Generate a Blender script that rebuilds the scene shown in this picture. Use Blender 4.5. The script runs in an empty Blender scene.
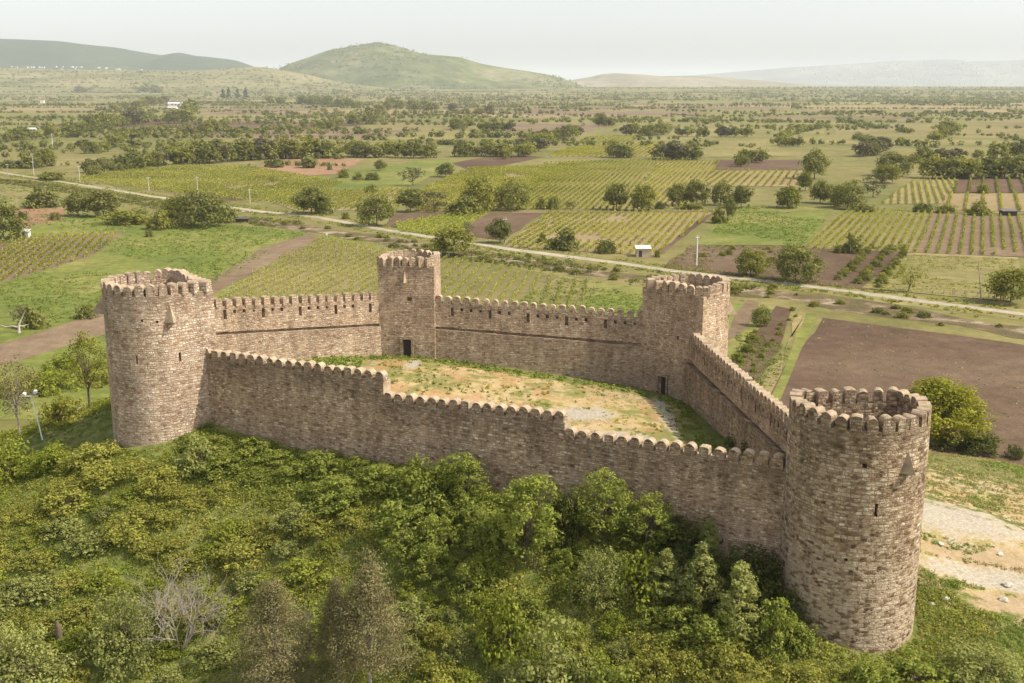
import bpy, math, random
import numpy as np
from math import sin, cos, radians, pi
from mathutils import Vector

# ------------------------------------------------------------------ camera, sky, sun, exposure
scene = bpy.context.scene
COL = scene.collection
FPX = 1100.0                       # focal length in pixels of a 1024 px wide picture
PITCH = math.atan2(256.5, FPX)
CAMZ = 31.0
PLAIN = -20.0
cam_d = bpy.data.cameras.new('camera')
cam_d.sensor_width = 36.0
cam_d.lens = 36.0 * FPX / 1024.0
cam_d.clip_start = 0.5
cam_d.clip_end = 90000
cam = bpy.data.objects.new('camera', cam_d)
COL.objects.link(cam)
cam.location = (0, 0, CAMZ)
cam.rotation_euler = (pi / 2 - PITCH, 0, 0)
scene.camera = cam

SUN_AZ = radians(-13.0)             # measured from +x, counter-clockwise: the sun stands to the right
SUN_EL = radians(48.0)
world = bpy.data.worlds.new('World')
scene.world = world
world.use_nodes = True
wn = world.node_tree
wn.nodes.clear()
w_out = wn.nodes.new('ShaderNodeOutputWorld')
w_bg = wn.nodes.new('ShaderNodeBackground')
w_sky = wn.nodes.new('ShaderNodeTexSky')
w_sky.sky_type = 'NISHITA'
w_sky.sun_disc = False
w_sky.sun_elevation = SUN_EL
w_sky.sun_rotation = pi / 2 - SUN_AZ
w_sky.altitude = 300
w_sky.air_density = 1.0
w_sky.dust_density = 2.5
w_sky.ozone_density = 1.0
w_hsv = wn.nodes.new('ShaderNodeHueSaturation')   # a thin veil of high cloud: the blue is almost gone
w_hsv.inputs['Saturation'].default_value = 0.25
w_hsv.inputs['Value'].default_value = 1.0
wn.links.new(w_sky.outputs[0], w_hsv.inputs['Color'])
wn.links.new(w_hsv.outputs[0], w_bg.inputs['Color'])
w_bg.inputs['Strength'].default_value = 0.142
wn.links.new(w_bg.outputs[0], w_out.inputs['Surface'])

sun_d = bpy.data.lights.new('sun', 'SUN')
sun_d.energy = 3.75
sun_d.angle = radians(0.6)
sun_d.color = (1.0, 0.90, 0.74)
sun = bpy.data.objects.new('sun', sun_d)
COL.objects.link(sun)
sdir = Vector((cos(SUN_EL) * cos(SUN_AZ), cos(SUN_EL) * sin(SUN_AZ), sin(SUN_EL)))
sun.rotation_euler = sdir.to_track_quat('Z', 'Y').to_euler()
sun.location = (150, 0, 200)

scene.view_settings.view_transform = 'Standard'
scene.view_settings.look = 'None'
scene.view_settings.gamma = 1.0
scene.view_settings.use_curve_mapping = False
scene.view_settings.exposure = 0.66
scene.render.engine = 'CYCLES'
cy = scene.cycles
cy.use_denoising = True
cy.max_bounces = 5
cy.diffuse_bounces = 2
cy.glossy_bounces = 1
cy.transmission_bounces = 2
cy.volume_bounces = 1
cy.caustics_reflective = False
cy.caustics_refractive = False
scene.render.use_persistent_data = False

random.seed(7)
RNG = np.random.default_rng(11)

# ------------------------------------------------------------------ small maths helpers
SP, CP = sin(PITCH), cos(PITCH)

def ray(px, py):
    X = (px - 512.0) / FPX
    u = (py - 341.5) / FPX
    return np.array([X, CP - u * SP, -(SP + u * CP)])

def G(px, py, z=PLAIN):
    """point of the plain seen at a place of the photograph"""
    r = ray(px, py)
    t = (z - CAMZ) / r[2]
    return (r[0] * t, r[1] * t)

def hash2(ix, iy, seed):
    h = (ix.astype(np.int64) * 374761393 + iy.astype(np.int64) * 668265263 + seed * 982451653) & 0x7fffffff
    h = ((h ^ (h >> 13)) * 1274126177) & 0x7fffffff
    h = (h ^ (h >> 16)) & 0xffff
    return h / 65535.0

def vnoise(x, y, scale=1.0, seed=0):
    x = np.asarray(x, float) / scale
    y = np.asarray(y, float) / scale
    ix, iy = np.floor(x), np.floor(y)
    fx, fy = x - ix, y - iy
    fx = fx * fx * (3 - 2 * fx)
    fy = fy * fy * (3 - 2 * fy)
    a = hash2(ix, iy, seed); b = hash2(ix + 1, iy, seed)
    c = hash2(ix, iy + 1, seed); d = hash2(ix + 1, iy + 1, seed)
    return (a * (1 - fx) + b * fx) * (1 - fy) + (c * (1 - fx) + d * fx) * fy

def fbm(x, y, scale, seed=0, oct=3):
    s = 0; amp = 1; tot = 0
    for k in range(oct):
        s = s + amp * vnoise(x, y, scale / 2 ** k, seed + k * 17)
        tot += amp
        amp *= .5
    return s / tot

# ------------------------------------------------------------------ terrain of the castle hill
CTRL = np.array([
    # inside the walls
    (-28, 103, 2.4), (-21, 115, 2.2), (-13, 118, 1.7), (0, 115, .9), (14, 112, -.5), (18, 100, -.7), (18, 84, -.8),
    (0, 88, .3), (-15, 95, 1.2), (-24, 98, 1.8), (0, 100, .7), (8, 84, -.2),
    # foot of the walls outside
    (-38, 96, -.9), (-33, 91.5, -.7), (-26, 91.5, -.5), (-10, 83.5, -.5), (4, 76.5, -1.6), (14, 71.5, -3.0), (20, 66.5, -5.0),
    (24, 65, -6.0), (29, 67.5, -5.9),
    # left shoulder
    (-46, 103, -2.8), (-48, 120, -5), (-46, 90, -5), (-62, 110, -8.5), (-62, 92, -11), (-75, 120, -14),
    # front slope
    (-40, 80, -7.5), (-25, 80, -6.2), (-25, 70, -11.5), (-10, 74, -6), (-10, 64, -11.5), (5, 67, -6.6), (5, 57, -12), (20, 57, -8.6),
    (20, 47, -13.5), (32, 60, -7.2), (35, 50, -11), (46, 62, -9),
    # right shoulder
    (33, 78, -5.0), (40, 85, -5.4), (35, 100, -5.2), (28, 110, -4.4), (48, 97, -7.2), (50, 115, -9.5), (56, 121, -11.5), (62, 102, -9.8), (40, 128, -11),
    (62, 90, -10), (56, 76, -9), (33, 68, -6.2),
    # behind
    (-13, 132, -2), (-13, 150, -13), (10, 126, -3.5), (15, 145, -14), (-40, 125, -4), (-42, 146, -12), (-62, 150, -18), (28, 140, -15),
    # lower slopes and the foot
    (0, 40, -17), (-40, 52, -16), (40, 34, -17), (-70, 62, -17), (76, 70, -16),
    (-100, 100, -23), (-92, 150, -24), (-52, 180, -25), (0, 172, -25), (50, 150, -24), (78, 130, -23), (100, 100, -24), (95, 60, -24),
    (60, 18, -24), (0, 8, -24), (-60, 20, -24), (-100, 60, -24), (130, 190, -27), (-130, 200, -27), (140, -20, -27), (-140, -20, -27),
    (0, 230, -28)], float)

def _tps():
    P = CTRL[:, :2]; n = len(P)
    d = np.hypot(P[:, None, 0] - P[None, :, 0], P[:, None, 1] - P[None, :, 1])
    K = np.where(d > 0, d * d * np.log(np.maximum(d, 1e-9)), 0) + np.eye(n) * 4.0
    Q = np.c_[np.ones(n), P]
    A = np.block([[K, Q], [Q.T, np.zeros((3, 3))]])
    return np.linalg.solve(A, np.r_[CTRL[:, 2], 0, 0, 0])
TPS = _tps()

def terrain(x, y):
    x = np.asarray(x, float); y = np.asarray(y, float)
    sh = x.shape
    xf, yf = x.ravel(), y.ravel()
    out = np.zeros(len(xf))
    for s in range(0, len(xf), 20000):
        a, b = xf[s:s + 20000], yf[s:s + 20000]
        d = np.hypot(a[:, None] - CTRL[None, :, 0], b[:, None] - CTRL[None, :, 1])
        k = np.where(d > 0, d * d * np.log(np.maximum(d, 1e-9)), 0)
        out[s:s + 20000] = k @ TPS[:-3] + TPS[-3] + TPS[-2] * a + TPS[-1] * b
    z = out.reshape(sh)
    rough = (fbm(x, y, 9, 3) - .5) * .9 + (fbm(x, y, 2.4, 5) - .5) * .25
    z = z + rough * np.clip((yard_dist(x, y) - 1.5) / 6, .12, 1)
    return np.maximum(z, PLAIN - 2.0)

YARD = np.array([(-27, 95), (20, 72), (19, 111), (-12, 121), (-32, 109)], float)

def poly_inside(x, y, P):
    ins = np.zeros(np.shape(x), bool)
    n = len(P)
    for i in range(n):
        x0, y0 = P[i]; x1, y1 = P[(i + 1) % n]
        c = ((y0 > y) != (y1 > y)) & (x < (x1 - x0) * (y - y0) / (y1 - y0 + 1e-12) + x0)
        ins ^= c
    return ins

def poly_dist(x, y, P):
    """distance to the outline; negative inside"""
    best = np.full(np.shape(x), 1e9)
    n = len(P)
    for i in range(n):
        a = P[i]; b = P[(i + 1) % n]; e = b - a
        t = np.clip(((x - a[0]) * e[0] + (y - a[1]) * e[1]) / (e @ e), 0, 1)
        best = np.minimum(best, np.hypot(x - a[0] - t * e[0], y - a[1] - t * e[1]))
    return np.where(poly_inside(x, y, P), -best, best)

def yard_dist(x, y):
    return poly_dist(x, y, YARD)

def tz(x, y):
    return float(terrain(np.array([x]), np.array([y]))[0])

def H(px, py):
    """point of the castle hill (or of the plain behind it) seen at a place of the photograph"""
    r = ray(px, py)
    t = np.arange(40, 260, .5)
    x, y, z = r[0] * t, r[1] * t, CAMZ + r[2] * t
    g = np.maximum(terrain(x, y), PLAIN)
    hit = np.nonzero(z <= g)[0]
    i = hit[0] if len(hit) else len(t) - 1
    return float(x[i]), float(y[i]), float(g[i])

# ------------------------------------------------------------------ materials
class NT:
    def __init__(self, name):
        self.m = bpy.data.materials.new(name)
        self.m.use_nodes = True
        self.t = self.m.node_tree
        self.t.nodes.clear()
        self.out = self.t.nodes.new('ShaderNodeOutputMaterial')
    def n(self, kind, **kw):
        nd = self.t.nodes.new('ShaderNode' + kind)
        for k, v in kw.items():
            setattr(nd, k, v)
        return nd
    def l(self, a, b):
        self.t.links.new(a, b)
    def val(self, sock, v):
        if hasattr(v, 'is_linked') or isinstance(v, bpy.types.NodeSocket):
            self.l(v, sock)
        else:
            sock.default_value = v
    def noise(self, vec, scale, detail=3, rough=.55, dims='3D'):
        nd = self.n('TexNoise', noise_dimensions=dims)
        if vec is not None:
            self.l(vec, nd.inputs['Vector'])
        nd.inputs['Scale'].default_value = scale
        nd.inputs['Detail'].default_value = detail
        nd.inputs['Roughness'].default_value = rough
        return nd.outputs['Fac']
    def math(self, op, a, b=0.0, c=None, clamp=False):
        nd = self.n('Math', operation=op, use_clamp=clamp)
        self.val(nd.inputs[0], a); self.val(nd.inputs[1], b)
        if c is not None:
            self.val(nd.inputs[2], c)
        return nd.outputs[0]
    def mix(self, fac, a, b, blend='MIX'):
        nd = self.n('Mix', data_type='RGBA', blend_type=blend)
        self.val(nd.inputs[0], fac)
        for s, v in ((nd.inputs[6], a), (nd.inputs[7], b)):
            if isinstance(v, (tuple, list)):
                s.default_value = (*v[:3], 1)
            else:
                self.l(v, s)
        return nd.outputs[2]
    def ramp(self, fac, stops, interp='LINEAR'):
        nd = self.n('ValToRGB')
        nd.color_ramp.interpolation = interp
        el = nd.color_ramp.elements
        while len(el) < len(stops):
            el.new(.5)
        for e, (p, c) in zip(el, stops):
            e.position = p
            e.color = (*c[:3], 1) if isinstance(c, (tuple, list)) else (c, c, c, 1)
        self.l(fac, nd.inputs[0])
        return nd.outputs[0]
    def step(self, fac, lo, hi):
        nd = self.n('MapRange', interpolation_type='SMOOTHSTEP')
        self.l(fac, nd.inputs[0])
        nd.inputs[1].default_value = lo; nd.inputs[2].default_value = hi
        nd.inputs[3].default_value = 0; nd.inputs[4].default_value = 1
        return nd.outputs[0]
    def attr(self, name):
        return self.n('Attribute', attribute_name=name)
    def pos(self):
        return self.n('NewGeometry').outputs['Position']
    def surf(self, color, rough=.9, bump=None, strength=.5, dist=.05, spec=.2):
        b = self.n('BsdfPrincipled')
        self.val(b.inputs['Base Color'], (*color[:3], 1) if isinstance(color, (tuple, list)) else color)
        b.inputs['Roughness'].default_value = rough
        b.inputs['Specular IOR Level'].default_value = spec
        if bump is not None:
            bp = self.n('Bump')
            bp.inputs['Strength'].default_value = strength
            bp.inputs['Distance'].default_value = dist
            self.l(bump, bp.inputs['Height'])
            self.l(bp.outputs[0], b.inputs['Normal'])
        self.l(b.outputs[0], self.out.inputs['Surface'])
        return self.m

def stone_material(name, stones, mortar, bw=.42, rh=.19, ms=.022, stain=.55, tintvar=.25, render=None):
    """coursed rubble: metres in UV, v = height; 'below_top' = metres under the wall's top"""
    k = NT(name)
    uv = k.n('UVMap').outputs[0]
    nz = k.n('TexNoise'); nz.inputs['Scale'].default_value = 1.6; nz.inputs['Detail'].default_value = 3
    k.l(uv, nz.inputs['Vector'])
    sub = k.n('VectorMath', operation='SUBTRACT'); k.l(nz.outputs['Color'], sub.inputs[0]); sub.inputs[1].default_value = (.5, .5, .5)
    scl = k.n('VectorMath', operation='MULTIPLY'); k.l(sub.outputs[0], scl.inputs[0]); scl.inputs[1].default_value = (.30, .11, 0)
    add = k.n('VectorMath', operation='ADD'); k.l(uv, add.inputs[0]); k.l(scl.outputs[0], add.inputs[1])
    pm = k.step(k.noise(uv, .33, 3, .6), .44, .56)
    def courses(w, hgt, mort, ox):
        mpb = k.n('Mapping'); k.l(add.outputs[0], mpb.inputs[0]); mpb.inputs['Location'].default_value = (ox, ox * .37, 0)
        br = k.n('TexBrick')
        br.offset = .5; br.squash = .72; br.squash_frequency = 3
        k.l(mpb.outputs[0], br.inputs['Vector'])
        br.inputs['Color1'].default_value = (0, 0, 0, 1); br.inputs['Color2'].default_value = (1, 1, 1, 1)
        br.inputs['Mortar'].default_value = (.5, .5, .5, 1)
        br.inputs['Scale'].default_value = 1; br.inputs['Brick Width'].default_value = w; br.inputs['Row Height'].default_value = hgt
        br.inputs['Mortar Size'].default_value = mort; br.inputs['Mortar Smooth'].default_value = .4; br.inputs['Bias'].default_value = 0
        return br
    b1 = courses(bw, rh, ms, 0); b2 = courses(bw * 1.5, rh * 1.45, ms * 1.3, 3.3)
    brc = k.mix(pm, b1.outputs['Color'], b2.outputs['Color'])
    nm = k.n('Mix', data_type='FLOAT'); k.l(pm, nm.inputs[0]); k.l(b1.outputs['Fac'], nm.inputs[2]); k.l(b2.outputs['Fac'], nm.inputs[3])
    brf = nm.outputs[0]
    # per-stone tint from the courses plus a second, cell-based one
    mp = k.n('Mapping'); k.l(add.outputs[0], mp.inputs[0]); mp.inputs['Scale'].default_value = (1.06 / bw, 1.0 / rh, 1)
    vo = k.n('TexVoronoi'); k.l(mp.outputs[0], vo.inputs['Vector']); vo.inputs['Scale'].default_value = 1; vo.inputs['Randomness'].default_value = .85
    ve = k.n('TexVoronoi', feature='DISTANCE_TO_EDGE'); k.l(mp.outputs[0], ve.inputs['Vector']); ve.inputs['Scale'].default_value = 1; ve.inputs['Randomness'].default_value = .85
    sep = k.n('SeparateColor'); k.l(vo.outputs['Color'], sep.inputs[0])
    vedge = k.math('SUBTRACT', 1.0, k.step(ve.outputs['Distance'], .02, .16))
    brf = k.math('MAXIMUM', k.math('MULTIPLY', brf, .85), k.math('MULTIPLY', vedge, .4))
    t = k.math('ADD', k.math('MULTIPLY', brc, .55), k.math('MULTIPLY', sep.outputs[0], .45))
    col = k.ramp(t, stones)
    fine = k.noise(uv, 9, 4, .65)
    col = k.mix(1.0, col, k.ramp(fine, [(.3, .8), (.7, 1.16)]), 'MULTIPLY')
    mfac = k.math('MULTIPLY', brf, k.math('ADD', .45, k.math('MULTIPLY', k.step(k.noise(uv, .9, 2), .3, .6), .5)))
    col = k.mix(mfac, col, mortar)  # dark mortar, with the shadow in the joints painted into its colour
    patch = k.noise(uv, .22, 4, .6)
    col = k.mix(1.0, col, k.ramp(patch, [(.3, (1 - tintvar, 1 - tintvar * 1.05, 1 - tintvar * 1.1)), (.48, 1.0), (.68, (1 + tintvar * .3, 1 + tintvar * .3, 1 + tintvar * .33))]), 'MULTIPLY')
    streak_mp = k.n('Mapping'); k.l(uv, streak_mp.inputs[0]); streak_mp.inputs['Scale'].default_value = (1.1, .16, 1)
    streak = k.noise(streak_mp.outputs[0], 1.0, 4, .6)
    bt = k.attr('below_top').outputs['Fac']
    col = k.mix(1.0, col, k.ramp(streak, [(.32, (.80, .78, .76)), (.5, 1.0), (.7, (1.1, 1.09, 1.07))]), 'MULTIPLY')   # damp runs and washed stretches
    if render:       # old render still clings to the lower courses, with dark stones showing through
        low = k.step(k.math('ADD', bt, k.math('MULTIPLY', k.math('SUBTRACT', k.noise(uv, .5, 4, .6), .5), 9.0)), 6.5, 10.5)
        keep = k.math('MULTIPLY', low, k.step(t, .34, .46))
        col = k.mix(k.math('MULTIPLY', keep, .5), col, render)
    top_near = k.math('SUBTRACT', 1.0, k.step(k.math('ADD', bt, k.math('MULTIPLY', streak, 3.4)), 1.5, 4.3))
    col = k.mix(k.math('MULTIPLY', top_near, stain), col, (.095, .07, .05))
    h = k.math('ADD', k.math('MULTIPLY', k.math('SUBTRACT', 1.0, brf), .6), k.math('ADD', k.math('MULTIPLY', fine, .5), k.math('MULTIPLY', t, .5)))
    return k.surf(col, .92, h, 1.0, .12, .1)

def mortar_material(name, a, b):
    k = NT(name)
    p = k.pos()
    n1 = k.noise(p, 1.7, 4, .65); n2 = k.noise(p, 9, 3)
    col = k.mix(k.step(n1, .35, .68), a, b)
    col = k.mix(k.math('MULTIPLY', k.step(n2, .55, .75), .5), col, (.16, .135, .105))
    return k.surf(col, .95, n2, .7, .04, .1)

STONE_L = stone_material('stone_pinkish', [(.08, (.29, .18, .115)), (.28, (.46, .33, .23)), (.5, (.57, .44, .325)), (.72, (.66, .535, .41)), (.95, (.82, .73, .61))], (.24, .165, .11), bw=.36, rh=.19, ms=.024, stain=.25, tintvar=.3)
STONE_R = stone_material('stone_brown_in_pale_mortar', [(.08, (0.095, 0.058, 0.034)), (.28, (0.254, 0.170, 0.106)), (.5, (0.435, 0.323, 0.217)), (.72, (0.572, 0.451, 0.318)), (.95, (0.763, 0.657, 0.509))], (0.201, 0.143, 0.093), bw=.38, rh=.20, ms=.03, stain=.35, tintvar=.38, render=(0.530, 0.424, 0.302))
STONE_W = stone_material('stone_weathered_wall', [(.08, (0.190, 0.121, 0.074)), (.28, (0.403, 0.280, 0.185)), (.5, (0.549, 0.403, 0.274)), (.74, (0.661, 0.504, 0.353)), (.95, (0.896, 0.773, 0.605))], (0.207, 0.140, 0.090), bw=.36, rh=.16, ms=.02, stain=.4, tintvar=.35)
STONE_I = stone_material('stone_inner_wall', [(.08, (.28, .18, .112)), (.28, (.47, .335, .225)), (.5, (.585, .44, .31)), (.74, (.67, .53, .39)), (.95, (.82, .72, .57))], (.25, .172, .11), bw=.36, rh=.17, ms=.02, stain=.2, tintvar=.32)
CAP = mortar_material('lime_mortar_cap', (.44, .345, .245), (.31, .235, .16))
CAP_R = mortar_material('weathered_stone_cap', (.40, .31, .215), (.26, .195, .13))

def plain_material(name, cols, scale=1.0, rough=.95, bump=.3, micro=(.75, 1.2), pscale=None):
    """cols: three colours spread by noise"""
    k = NT(name)
    p = k.pos()
    n1 = k.noise(p, .02 * scale, 5, .6)
    n2 = k.noise(p, .35 * scale, 4, .65)
    n3 = k.noise(p, 2.5 * scale, 3, .7)
    col = k.ramp(n1, [(.34, cols[0]), (.5, cols[1]), (.66, cols[2])])
    col = k.mix(1.0, col, k.ramp(n2, [(.3, micro[0]), (.7, micro[1])]), 'MULTIPLY')
    col = k.mix(1.0, col, k.ramp(n3, [(.3, .82), (.7, 1.15)]), 'MULTIPLY')
    return k.surf(col, rough, n3, bump, .15, .1)

def foliage_material(name, dark, light, trans=.3, rnd=.25):
    k = NT(name)
    t = k.attr('tint').outputs['Fac']
    oi = k.n('ObjectInfo').outputs['Random']
    f = k.math('ADD', t, k.math('MULTIPLY', k.math('SUBTRACT', oi, .5), rnd), clamp=True)
    col = k.mix(f, dark, light)
    d = k.n('BsdfDiffuse'); k.l(col, d.inputs['Color'])
    tr = k.n('BsdfTranslucent')
    tcol = k.mix(1.0, col, (1.08, 1.18, .62), 'MULTIPLY')
    k.l(tcol, tr.inputs['Color'])
    mx = k.n('MixShader'); mx.inputs[0].default_value = trans
    k.l(d.outputs[0], mx.inputs[1]); k.l(tr.outputs[0], mx.inputs[2])
    k.l(mx.outputs[0], k.out.inputs['Surface'])
    return k.m

def simple(name, col, rough=.8, scale=4.0, var=.25, metallic=0):
    k = NT(name)
    n = k.noise(k.pos(), scale, 4, .6)
    c = k.mix(1.0, col, k.ramp(n, [(.3, 1 - var), (.7, 1 + var)]), 'MULTIPLY')
    m = k.surf(c, rough, n, .3, .02)
    return m

BARK = simple('bark', (.13, .10, .075), .95, 6)
BARK_GREY = simple('grey_bark', (.30, .26, .22), .95, 6)
WOOD_POLE = simple('weathered_pole_wood', (.34, .30, .25), .9, 8)
CONCRETE = simple('pale_concrete', (.52, .50, .46), .9, 3)
WHITE = simple('white_painted_metal', (.78, .77, .74), .5, 3, .08)
GREY_METAL = simple('galvanised_metal', (.42, .42, .41), .5, 3, .15)
DARK = simple('dark_boards_and_doorway_shade', (.06, .05, .045), .9, 3)
TILE = simple('faded_roof_tiles', (.34, .19, .13), .9, 2)
ROCK = simple('pale_limestone', (.47, .43, .365), .95, 2)
GLASS_DARK = simple('dark_window', (.04, .045, .05), .3, 2, .1)

F_LIME = foliage_material('foliage_lime', (0.138, 0.159, 0.025), (0.382, 0.413, 0.074), .42)
F_YELLOW = foliage_material('foliage_yellow_olive', (.15, .15, .022), (.40, .38, .065), .42)
F_GREEN = foliage_material('foliage_fresh_green', (0.116, 0.143, 0.029), (0.352, 0.380, 0.088), .42)
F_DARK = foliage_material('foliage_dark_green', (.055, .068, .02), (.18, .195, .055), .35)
F_OLIVE = foliage_material('foliage_olive', (0.160, 0.165, 0.036), (0.427, 0.410, 0.097), .4)
F_SAGE = foliage_material('foliage_sage', (0.162, 0.178, 0.054), (0.400, 0.410, 0.140), .4)
F_GREYBROWN = foliage_material('needles_grey_brown', (.13, .115, .05), (.33, .29, .145), .25)
F_FAR = foliage_material('foliage_far_trees', (0.102, 0.110, 0.036), (0.288, 0.282, 0.086), .38, .45)
F_FARLIGHT = foliage_material('foliage_far_light_trees', (.115, .125, .028), (.31, .295, .072), .38, .45)
F_FARBROWN = foliage_material('foliage_far_brown_trees', (.085, .08, .045), (.21, .185, .105), .3, .5)
F_VINE = foliage_material('vine_leaves', (.15, .165, .028), (.42, .40, .085), .35)
F_DRY = foliage_material('dry_grass_blades', (.26, .21, .09), (.46, .39, .20), .2)
F_GRASS = foliage_material('grass_blades', (0.095, 0.140, 0.025), (0.278, 0.329, 0.076), .3)

# ------------------------------------------------------------------ object helpers
def tag(o, label=None, cat=None, group=None, kind=None):
    if label: o['label'] = label
    if cat: o['category'] = cat
    if group: o['group'] = group
    if kind: o['kind'] = kind
    return o

def empty(name, loc, label=None, cat=None, group=None, rz=0):
    o = bpy.data.objects.new(name, None)
    o.empty_display_size = .3
    COL.objects.link(o)
    o.location = loc
    o.rotation_euler = (0, 0, rz)
    return tag(o, label, cat, group)

def link(name, me, parent=None, loc=(0, 0, 0), rz=0, scale=None):
    o = bpy.data.objects.new(name, me)
    COL.objects.link(o)
    o.location = loc
    if rz: o.rotation_euler = (0, 0, rz)
    if scale is not None:
        o.scale = scale if hasattr(scale, '__len__') else (scale,) * 3
    if parent is not None:
        o.parent = parent
    return o

class MB:
    """collects polygons into one mesh; every face may carry a material slot and uv"""
    def __init__(self):
        self.v = []; self.f = []; self.mi = []; self.uv = []; self.bt = []; self.smooth = []
    def quad(self, pts, mi=0, uv=None, bt=0.0):
        i = len(self.v)
        self.v.extend([tuple(p) for p in pts])
        self.f.append(tuple(range(i, i + len(pts))))
        self.mi.append(mi)
        self.uv.extend(uv if uv is not None else [(p[0] + p[1], p[2]) for p in pts])
        self.bt.extend(bt if hasattr(bt, '__len__') else [bt] * len(pts))
        self.smooth.append(False)
    def box(self, c, s, rz=0.0, mi=0, taper=1.0):
        cx, cy_, cz = c; sx, sy, sz = s[0] / 2, s[1] / 2, s[2] / 2
        P = []
        for z, k in ((-sz, 1), (sz, taper)):
            for x, y in ((-sx, -sy), (sx, -sy), (sx, sy), (-sx, sy)):
                x *= k; y *= k
                P.append((cx + x * cos(rz) - y * sin(rz), cy_ + x * sin(rz) + y * cos(rz), cz + z))
        for q in ((0, 3, 2, 1), (4, 5, 6, 7), (0, 1, 5, 4), (1, 2, 6, 5), (2, 3, 7, 6), (3, 0, 4, 7)):
            self.quad([P[i] for i in q], mi)
    def tube(self, pts, radii, n=6, mi=0):
        pts = [Vector(p) for p in pts]
        rings = []
        for i, p in enumerate(pts):
            d = (pts[min(i + 1, len(pts) - 1)] - pts[max(i - 1, 0)]).normalized()
            a = d.orthogonal().normalized() if i == 0 else (a - d * a.dot(d)).normalized()
            b = d.cross(a)
            rings.append([p + (a * cos(2 * pi * k / n) + b * sin(2 * pi * k / n)) * radii[i] for k in range(n)])
        for r0, r1 in zip(rings, rings[1:]):
            for k in range(n):
                self.quad([r0[k], r0[(k + 1) % n], r1[(k + 1) % n], r1[k]], mi)
                self.smooth[-1] = True
        self.quad(list(reversed(rings[0])), mi)
        self.quad(rings[-1], mi)
    def mesh(self, name, mats):
        me = bpy.data.meshes.new(name)
        me.from_pydata(self.v, [], self.f)
        for m in (mats if isinstance(mats, (list, tuple)) else [mats]):
            me.materials.append(m)
        me.polygons.foreach_set('material_index', self.mi)
        me.polygons.foreach_set('use_smooth', self.smooth)
        ul = me.uv_layers.new(name='UVMap')
        ul.data.foreach_set('uv', np.array(self.uv, np.float32).ravel())
        at = me.attributes.new('below_top', 'FLOAT', 'POINT')
        at.data.foreach_set('value', np.array(self.bt, np.float32))
        me.update()
        return me
    def build(self, name, mats, parent=None, loc=(0, 0, 0), rz=0):
        return link(name, self.mesh(name, mats), parent, loc, rz)

def quads_mesh(name, V, mats, tint=None, mi=None):
    """V: (n,4,3) loose quads; tint per quad"""
    V = np.asarray(V, np.float32)
    n = len(V)
    me = bpy.data.meshes.new(name)
    me.vertices.add(n * 4); me.loops.add(n * 4); me.polygons.add(n)
    me.vertices.foreach_set('co', V.ravel())
    me.loops.foreach_set('vertex_index', np.arange(n * 4, dtype=np.int32))
    me.polygons.foreach_set('loop_start', np.arange(0, n * 4, 4, dtype=np.int32))
    if tint is not None:
        at = me.attributes.new('tint', 'FLOAT', 'POINT')
        at.data.foreach_set('value', np.repeat(np.asarray(tint, np.float32), 4))
    for m in (mats if isinstance(mats, (list, tuple)) else [mats]):
        me.materials.append(m)
    if mi is not None:
        me.polygons.foreach_set('material_index', np.asarray(mi, np.int32))
    me.update(calc_edges=True)
    return me

def rand_dirs(n, rng):
    v = rng.normal(size=(n, 3))
    return v / np.linalg.norm(v, axis=1, keepdims=True)

def leaves(C, N, size, rng, aspect=.6, jitter=.35):
    """rhombic leaf faces at C (n,3), roughly facing N"""
    n = len(C)
    N = N + rng.normal(size=(n, 3)) * jitter
    N /= np.linalg.norm(N, axis=1, keepdims=True) + 1e-9
    T = np.cross(N, rand_dirs(n, rng))
    T /= np.linalg.norm(T, axis=1, keepdims=True) + 1e-9
    B = np.cross(N, T)
    s = (size * rng.uniform(.6, 1.35, n))[:, None]
    return np.stack([C - T * s * .5, C + B * s * .5 * aspect, C + T * s * .5, C - B * s * .5 * aspect], 1)

def clump_cloud(centres, radii, per, size, rng, up=.35, tints=None, flat=.75, jitter=.5, aspect=.6):
    """leaves spread on and in small clumps; tint: clump-level plus leaf-level"""
    V = []; T = []
    for i, (c, r) in enumerate(zip(centres, radii)):
        d = rand_dirs(per, rng)
        rr = r * rng.uniform(.45, 1.05, per) ** .6
        P = c + d * rr[:, None] * np.array([1, 1, flat])
        N = d + np.array([0, 0, up])
        V.append(leaves(P, N, size, rng, aspect, jitter=jitter))
        base = tints[i] if tints is not None else rng.uniform(.2, .8)
        T.append(np.clip(base + rng.normal(0, .16, per), 0, 1))
    return np.concatenate(V), np.concatenate(T)

def copy_tree(o, parent=None):
    c = o.copy()
    COL.objects.link(c)
    if parent is not None:
        c.parent = parent
    for ch in list(o.children):
        copy_tree(ch, c)
    return c

# ------------------------------------------------------------------ ground: plain, hill, fields, roads
#@PLAIN
MAT_PLAIN = plain_material('meadow_plain', [(0.122, 0.127, 0.037), (0.172, 0.155, 0.054), (0.221, 0.185, 0.077)], .25)
mb = MB()
xs = [-31000, -9000, -2000, -400, 400, 2000, 9000, 31000]
ys = [-3000, -200, 150, 400, 900, 2000, 5000, 12000, 35000]
for i in range(len(xs) - 1):
    for j in range(len(ys) - 1):
        mb.quad([(xs[i], ys[j], PLAIN), (xs[i + 1], ys[j], PLAIN), (xs[i + 1], ys[j + 1], PLAIN), (xs[i], ys[j + 1], PLAIN)])
tag(mb.build('plain_ground', MAT_PLAIN), kind='structure')

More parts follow.
